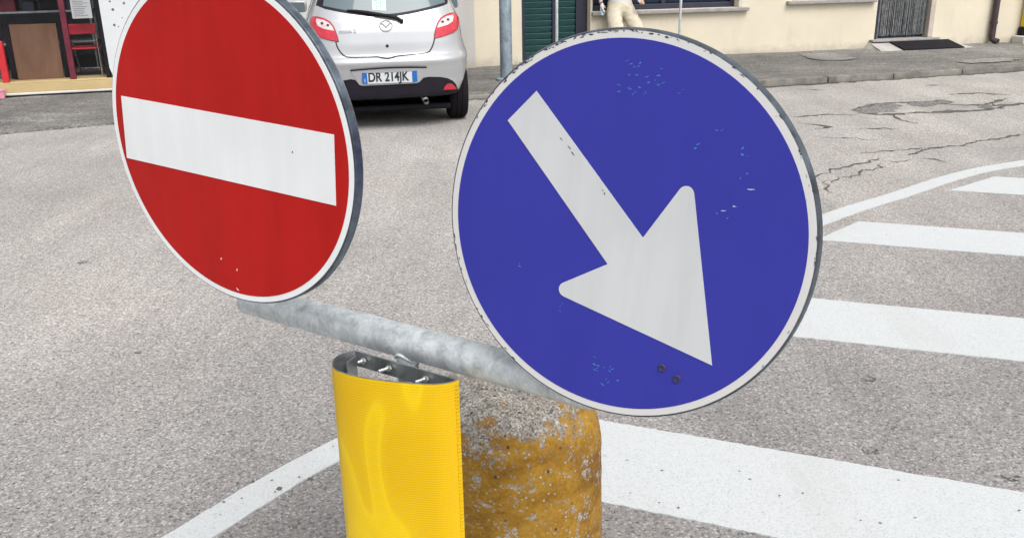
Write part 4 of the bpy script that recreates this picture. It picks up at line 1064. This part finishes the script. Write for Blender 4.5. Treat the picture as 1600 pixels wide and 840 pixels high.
# small bottle held in the hand at the person's side
bt = thing('water_bottle', RF.w(1.712, -0.27, 0.075+SZ+.015), RF.a, 'small pale blue plastic bottle held beside the cream trousers of the leaning person', 'bottle')
bm = bmesh.new(); lathe(bm, [(.022, 0), (.027, .006), (.027, .05), (.025, .055), (.027, .06), (.027, .12), (.012, .155), (.012, .165)], 18); obj('bottle_body', bm, MAT['bottle'], bt, smooth=40)
bm = bmesh.new(); lathe(bm, [(.014, .165), (.014, .182), (.012, .184)], 14); obj('cap', bm, MAT['plate_blue'], bt, smooth=40)

# ------------------------------------------------------------------ sign stand
TZ = 0.895
def tp(u, v):
    q_ = gp(u, v, TZ); return q_
ta, tb = tp(480, 491.5), tp(770, 569)
td = (tb-ta).normalized()
tend = ta + td*((gp(361, 478, TZ)-ta).dot(td))
tfar = tb + td*0.205
tn = Vector((td.y, -td.x, 0)) if td.y < 0 else Vector((-td.y, td.x, 0))
tn = Vector((-abs(td.y), -abs(td.x), 0)).normalized()          # towards the viewer
pu = None
for i in range(400):
    q_ = ta+td*(i*0.001)
    d_ = q_-Vector((0, 0, .03))-EYE; u_ = 800+FPX*d_.dot(RGT)/d_.dot(FWD)
    if u_ >= 640: pu = q_; break
stand = thing('sign_stand', (pu.x, pu.y, 0), 0, 'galvanised steel T-shaped pipe stand carrying the two round signs', 'sign stand')
so_ = Vector((pu.x, pu.y, 0))
bm = bmesh.new(); tube(bm, [tend-so_, ta-so_, tb-so_, tfar-so_], 0.0325, 28)
cb = obj('crossbar', bm, MAT['galv'], stand, smooth=40)
PF = tn*0.008
bm = bmesh.new(); tube(bm, [PF+Vector((0, 0, -.02)), PF+Vector((0, 0, .5)), PF+Vector((0, 0, TZ-.018))], 0.0205, 22); up = obj('post', bm, MAT['galv'], stand, smooth=40)
bm = bmesh.new(); n = 22      # weld bead where the post meets the pipe
wpts = []
for k in range(n+1):
    a = 6.2832*k/n; lx, ly = .0215*math.cos(a), .0215*math.sin(a)+.008
    pdir = td*lx + tn*ly; hh = math.sqrt(max(0.00002, .0325**2-ly*ly)); wpts.append(Vector((0, 0, TZ-hh-.002))+pdir)
tube(bm, wpts, .0035, 8, False); obj('weld_bead', bm, MAT['galv'], up, smooth=60)
bm = bmesh.new(); lathe(bm, [(.07, -.005), (.07, .008), (.03, .012), (.022, .04)], 20, PF); obj('foot_plate', bm, MAT['galv'], stand, smooth=40)
# end plugs of the pipe
for q_, s_ in ((tend, -1), (tfar, 1)):
    bm = bmesh.new(); tube(bm, [q_-so_+td*(s_*.0005), q_-so_+td*(s_*.004)], .026, 20); obj('end_plug', bm, MAT['alu'], cb)

# ------------------------------------------------------------------ round signs
def sign_matrix(c, cols):
    m_ = Matrix.Identity(4)
    for i in range(3):
        for j in range(3): m_[i][j] = cols[i][j]
        m_[i][3] = c[i]
    return m_
MB_ = sign_matrix((0.1616, 1.3449, 1.1889), [[0.87, 0.0795, -0.4865], [-0.4916, 0.0678, -0.8682], [-0.0361, 0.9945, 0.098]])
MR_ = sign_matrix((-0.5108, 1.6215, 1.2764), [[0.8573, 0.0427, -0.513], [-0.5115, -0.0411, -0.8583], [-0.0578, 0.9982, -0.0134]])
def disc(bm, r0, r1, z0, z1, n=128):
    """flat annulus or disc from z0 to z1 as a thin solid"""
    prof = [(r1, z0), (r1, z1)]
    if r0 <= 0: lathe(bm, prof, n)
    else:
        R = [[bm.verts.new((r*math.cos(6.283185*k/n), r*math.sin(6.283185*k/n), z)) for k in range(n)] for r, z in ((r0, z0), (r1, z0), (r1, z1), (r0, z1))]
        for a, b in zip(R, R[1:]+R[:1]):
            for k in range(n): bm.faces.new((a[k], a[(k+1) % n], b[(k+1) % n], b[k]))
def sign_blank(root):
    bm = bmesh.new(); disc(bm, 0, .2985, -.002, 0.0); pl = obj('plate', bm, MAT['flange'], root, smooth=30)
    bm = bmesh.new(); n = 128          # flange folded back round the edge with a rolled lip
    prof = [(.2975, -.0008), (.3005, -.0015), (.3015, -.004), (.3012, -.0165), (.3018, -.0178), (.3012, -.019), (.2955, -.019), (.2955, -.0178), (.2998, -.0165), (.2998, -.004), (.2972, -.0022)]
    R = [[bm.verts.new((r*math.cos(6.283185*k/n), r*math.sin(6.283185*k/n), z)) for k in range(n)] for r, z in prof]
    for a, b in zip(R, R[1:]+R[:1]):
        for k in range(n): bm.faces.new((a[k], a[(k+1) % n], b[(k+1) % n], b[k]))
    obj('flange', bm, MAT['flange'], root, smooth=40)
    for y in (-.12, .12):
        bm = bmesh.new(); box(bm, (0, y, -.010), (.42, .04, .014), None, .002); obj('stiffening_rail', bm, MAT['alu'], root)
    return pl
def sroot(name, Mx, label, cat):
    o = bpy.data.objects.new(name, None); o.empty_display_size = .1; o.matrix_world = Mx
    return link(o, None, label, cat)
red = sroot('no_entry_sign', MR_, 'round red no entry sign with white horizontal bar, upper left', 'traffic sign')
sign_blank(red)
bm = bmesh.new(); disc(bm, .2860, .2975, .0001, .0006); obj('border', bm, MAT['rim_red'], red)
bm = bmesh.new(); disc(bm, 0, .2868, .0001, .0010); obj('red_field', bm, MAT['sign_red'], red)
bm = bmesh.new(); prism(bm, [(-.2655, .0560), (.2590, .0560), (.2565, -.0660), (-.2725, -.0660)], .0011, .0016); obj('white_bar', bm, MAT['sign_white'], red)
def chip(bm, x, y, a, b, z, ang=None, n=7):
    ang = random.uniform(0, 3.14) if ang is None else ang
    P = []
    for k in range(n):
        t_ = 6.283*k/n; r_ = random.uniform(.3, 1.25); px, py = a*r_*math.cos(t_), b*r_*math.sin(t_)
        P.append((x+px*math.cos(ang)-py*math.sin(ang), y+px*math.sin(ang)+py*math.cos(ang)))
    prism(bm, P, z, z+.0002)
bm = bmesh.new()
for (x, y, a, b) in [(.165, .012, .0026, .0026)]: chip(bm, x, y, a, b, .0017)
obj('scuff', bm, MAT['chip_dark'], red)
bm = bmesh.new()
for (x, y, a, b) in [(-.035, -.225, .0035, .0014), (.005, -.238, .0035, .0015), (.002, -.279, .004, .002)]: chip(bm, x, y, a, b, .0011)
obj('scuff', bm, MAT['sign_white'], red, kind='stuff')

blue = sroot('direction_sign', MB_, 'round blue sign with white arrow pointing down right, right of the red sign', 'traffic sign')
sign_blank(blue)
bm = bmesh.new(); disc(bm, .2850, .2975, .0001, .0006); obj('border', bm, MAT['rim_blue'], blue)
bm = bmesh.new(); disc(bm, 0, .2865, .0001, .0010); obj('blue_field', bm, MAT['sign_blue'], blue)
def round_poly(P, rs, n=6):
    out = []
    for i, p in enumerate(P):
        p = Vector(p); r = rs[i]
        if r <= 0: out.append((p.x, p.y)); continue
        a = (Vector(P[i-1])-p).normalized(); b = (Vector(P[(i+1) % len(P)])-p).normalized()
        ang = a.angle(b); tl_ = r/math.tan(ang/2); A_ = p+a*tl_; B_ = p+b*tl_
        c_ = p+(a+b).normalized()*(r/math.sin(ang/2))
        a0 = math.atan2((A_-c_).y, (A_-c_).x); a1 = math.atan2((B_-c_).y, (B_-c_).x)
        dd = (a1-a0+math.pi) % (2*math.pi)-math.pi
        out += [(c_.x+r*math.cos(a0+dd*k/n), c_.y+r*math.sin(a0+dd*k/n)) for k in range(n+1)]
    return out
ARW = round_poly([(-.1536, .1968), (-.2014, .1461), (-.0089, -.0551), (-.1085, -.1155), (.1734, -.1788), (.1085, .1035), (.0440, -.0040)], [0, 0, 0, .012, 0, .012, 0])
bm = bmesh.new(); prism(bm, ARW, .0011, .0016); obj('white_arrow', bm, MAT['sign_white_old'], blue)
bm = bmesh.new()
for (x, y, n_, sp) in [(.0025, .2426, 7, .009), (.0303, .2339, 9, .010), (.0141, .2095, 8, .009), (-.0168, .2141, 2, .005), (.1087, .1437, 2, .003), (.145, .179, 2, .01), (.1815, .1426, 3, .006), (-.1658, -.0842, 2, .003), (-.0789, -.1431, 3, .007), (-.065, -.098, 2, .004), (-.0151, -.2194, 6, .008), (.0099, -.2242, 6, .007), (-.0016, -.2436, 4, .007), (.1564, .0494, 2, .006), (.19, .11, 2, .01), (.075, .212, 2, .006)]:
    for _ in range(n_): chip(bm, x+random.gauss(0, sp), y+random.gauss(0, sp*.9), random.uniform(.0012, .0042), random.uniform(.0005, .0013), .0011, random.uniform(-.5, .9))
obj('scuff', bm, MAT['chip_cyan'], blue, kind='stuff')
bm = bmesh.new()
for (x, y, a, b) in [(.1974, .0919, .006, .0012), (.1752, .0646, .005, .0012), (.161, .056, .005, .0009)]: chip(bm, x, y, a, b, .00115, random.uniform(-.1, .35))
obj('scuff', bm, MAT['chip_pale'], blue, kind='stuff')
bm = bmesh.new()
for (x, y, a, b) in [(-.0249, .0539, .003, .0012), (-.028, .058, .002, .001), (-.0903, .1167, .006, .0008), (-.105, .128, .004, .0007), (-.083, .108, .004, .0008)]: chip(bm, x, y, a, b, .0017, -.7)
for k in range(110):      # chipped edge, mostly along the upper left
    a = rad(random.choice([random.uniform(95, 152), random.uniform(98, 135), random.uniform(100, 150), random.uniform(60, 100), random.uniform(190, 238), random.uniform(-60, 60)])); r_ = random.uniform(.2945, .2985)
    chip(bm, r_*math.cos(a), r_*math.sin(a), random.uniform(.0015, .0055), random.uniform(.0005, .0016), .0007, a+math.pi/2+random.uniform(-.3, .3))
obj('scuff', bm, MAT['chip_dark'], blue, kind='stuff')
for (x, y) in ((.0968, -.2017), (.1220, -.2134)):
    bm = bmesh.new(); lathe(bm, [(.0068, .0010), (.0068, .0022), (.0045, .0032), (.0040, .0020), (.0005, .0019)], 18); o = obj('rivet', bm, MAT['rivet'], blue, smooth=40); o.location = (x, y, 0)

# uprights and clamps of the stand behind each sign
for Mx in (MR_, MB_):
    c_ = Vector((Mx[0][3], Mx[1][3], Mx[2][3])); nrm = Vector((Mx[0][2], Mx[1][2], Mx[2][2]))
    f_ = ta+td*((c_-ta).dot(td)); f_.z = TZ
    f_ = f_ + td*(-.09 if Mx is MR_ else .05)
    back = c_-nrm*0.018
    base_ = f_.copy(); top_ = Vector((back.x, back.y, c_.z+.16))-Vector((nrm.x, nrm.y, 0)).normalized()*.035
    base2 = Vector((base_.x, base_.y, TZ+.02))
    bm = bmesh.new(); tube(bm, [base2-so_, base2.lerp(top_, .25)-so_, top_-so_], .0165, 16); ur = obj('upright', bm, MAT['galv'], stand, smooth=40)
    for yy in (-.12, .12):
        q_ = Mx @ Vector((0, yy, -.030)); bm = bmesh.new()
        R3 = Mx.to_3x3(); box(bm, q_-so_, (.075, .03, .024), R3, .003); obj('clamp', bm, MAT['alu'], ur)

# ------------------------------------------------------------------ yellow delineator panel on the post
plate_c = pu + tn*0.0315
d_ = ray(636, 566); k_ = (plate_c-EYE).dot(tn)/d_.dot(tn); PZ = (EYE+d_*k_).z     # height of its upper edge
dl = thing('marker_panel', (pu.x+tn.x*.06, pu.y+tn.y*.06, 0), 0, 'curved yellow reflective marker panel bolted to the stand post before the bollard', 'marker panel')
do_ = Vector((pu.x+tn.x*.06, pu.y+tn.y*.06, 0))
TOPI = [(554, 547), (536, 551), (523, 558), (518, 566), (521, 575), (533, 581), (552, 586), (580, 591), (612, 595), (645, 598), (675, 599.5), (695, 598), (708, 595), (716, 591)]
plan = [gp(u, v, PZ) for u, v in TOPI]
cur = bez_line([(p.x, p.y) for p in plan], 6)
def shell(name, c0, off0, off1, z0, z1, mat, parent, nz=2, **kw):
    bm = bmesh.new(); rows = []
    N = []
    for i in range(len(c0)):
        d = (c0[min(i+1, len(c0)-1)]-c0[max(i-1, 0)]).normalized(); N.append(Vector((d.y, -d.x)))
    cen = sum(c0, Vector((0, 0)))/len(c0)
    if sum((c0[i]-cen).dot(N[i]) for i in range(len(c0))) < 0: N = [-q for q in N]
    def ring(off): return [[bm.verts.new((c0[i].x+N[i].x*off-do_.x, c0[i].y+N[i].y*off-do_.y, z0+(z1-z0)*j/nz)) for i in range(len(c0))] for j in range(nz+1)]
    A, B = ring(off0), ring(off1); n = len(c0)
    for j in range(nz):
        for i in range(n-1):
            bm.faces.new((A[j][i], A[j][i+1], A[j+1][i+1], A[j+1][i])); bm.faces.new((B[j][i], B[j+1][i], B[j+1][i+1], B[j][i+1]))
        bm.faces.new((A[j][0], B[j][0], B[j+1][0], A[j+1][0])); bm.faces.new((A[j][n-1], A[j+1][n-1], B[j+1][n-1], B[j][n-1]))
    for i in range(n-1):
        bm.faces.new((A[nz][i], A[nz][i+1], B[nz][i+1], B[nz][i])); bm.faces.new((A[0][i], B[0][i], B[0][i+1], A[0][i+1]))
    return obj(name, bm, mat, parent, smooth=40, **kw)
shell('panel_shell', cur, -0.0018, 0.0, 0.22, PZ, MAT['alu'], dl)
fs = next(i for i, p in enumerate(cur) if (p-Vector((plan[2].x, plan[2].y))).length < 1e-4)
shell('reflective_sheet', cur[fs:], 0.0003, 0.0010, 0.222, PZ-.0015, MAT['yellow'], dl, label='yellow prismatic film on the front of the panel')
# knurled hem along the right edge
e0 = cur[-3]; e1 = cur[-1]; hd = (e1-e0).normalized(); hn = Vector((hd.y, -hd.x)); hn = -hn if hn.y > 0 else hn
bm = bmesh.new(); z = .23
while z < PZ-.006:
    p_ = e1-hd*.0065+hn*.0014; box(bm, (p_.x-do_.x, p_.y-do_.y, z), (.0090, .0026, .0050), Matrix.Rotation(math.atan2(hd.y, hd.x), 3, 'Z'), .0006); z += .0075
obj('knurled_hem', bm, MAT['yellow'], dl, kind='stuff')
# back strap between the two edges, with bolts
sa = Vector((plan[0].x, plan[0].y)); sb_ = Vector((plan[-1].x, plan[-1].y))-hd*.004
dirn = (sb_-sa).normalized(); sn = Vector((-dirn.y, dirn.x)); sn = -sn if sn.y < 0 else sn       # away from the viewer
ang = math.atan2(dirn.y, dirn.x)
for zt in (PZ-.001, 0.42):
    bm = bmesh.new(); c2 = (sa+sb_)/2+sn*.002
    box(bm, (c2.x-do_.x, c2.y-do_.y, zt-.016), ((sb_-sa).length, .003, .032), Matrix.Rotation(ang, 3, 'Z'), .0008)
    sp = obj('back_strap', bm, MAT['alu'], dl)
    for f_ in (.10, .36, .72):
        L = .016 if f_ < .2 else .026
        b0 = sa.lerp(sb_, f_); b1 = b0-sn*L*.9-dirn*L*.35
        bm = bmesh.new(); tube(bm, [(b0.x-do_.x, b0.y-do_.y, zt-.014), (b1.x-do_.x, b1.y-do_.y, zt-.0145)], .0032, 10); bo = obj('bolt', bm, MAT['bolt'], sp, smooth=40)
        bm = bmesh.new(); n0 = b0-sn*.002; n1 = b0-sn*.007; tube(bm, [(n0.x-do_.x, n0.y-do_.y, zt-.014), (n1.x-do_.x, n1.y-do_.y, zt-.014)], .0065, 6); obj('nut', bm, MAT['bolt'], sp, smooth=30)
    # U clamp round the post
    bm = bmesh.new(); pc = Vector((pu.x+PF.x-do_.x, pu.y+PF.y-do_.y)); P = []
    for k in range(13):
        a = ang+math.pi*k/12; P.append((pc.x+.0238*math.cos(a), pc.y+.0238*math.sin(a), zt-.016))
    tube(bm, P, .003, 8); obj('u_clamp', bm, MAT['bolt'], sp, smooth=50)
# inner stiffener fold at the left
bm = bmesh.new(); f0 = sa+dirn*.004-sn*.001; f1 = f0-sn*.034+dirn*.006
c2 = (f0+f1)/2; dv = f1-f0
box(bm, (c2.x-do_.x, c2.y-do_.y, (PZ+.22)/2-.004), (dv.length, .0018, PZ-.23), Matrix.Rotation(math.atan2(dv.y, dv.x), 3, 'Z'), .0004)
obj('stiffener', bm, MAT['alu'], dl)

# ------------------------------------------------------------------ concrete bollard
bm = bmesh.new()
BR, BH = 0.222, 0.648
prof = [(BR*1.05, -.02), (BR*1.045, .03)]
for k in range(1, 40): prof.append((BR*(1.045-.045*min(1, k/36)), .03+(BH-.18-.03)*k/39))
for k in range(0, 13):
    a = math.pi/2*k/12; prof.append((BR-.11+.11*math.cos(a), BH-.175+.165*math.sin(a)))
for r_ in (.095, .07, .05, .004): prof.append((r_, BH-.010+.010*(1-(r_/.112)**2)))
lathe(bm, prof, 96)
from mathutils import noise as mn
for v in bm.verts:
    c_ = v.co; rr = Vector((c_.x, c_.y, 0))
    d_ = .0006*mn.noise(c_*9)+.0014*mn.noise(c_*32)+.0012*mn.noise(c_*85)
    v.co = c_+(rr.normalized() if c_.z < BH-.06 else (rr.normalized()*.5+Vector((0, 0, .8))))*d_
obj('concrete_bollard', bm, MAT['bollard'], None, smooth=70, loc=(-0.014, 1.95, 0), label='round concrete bollard with flaking ochre paint behind the yellow panel', cat='bollard')
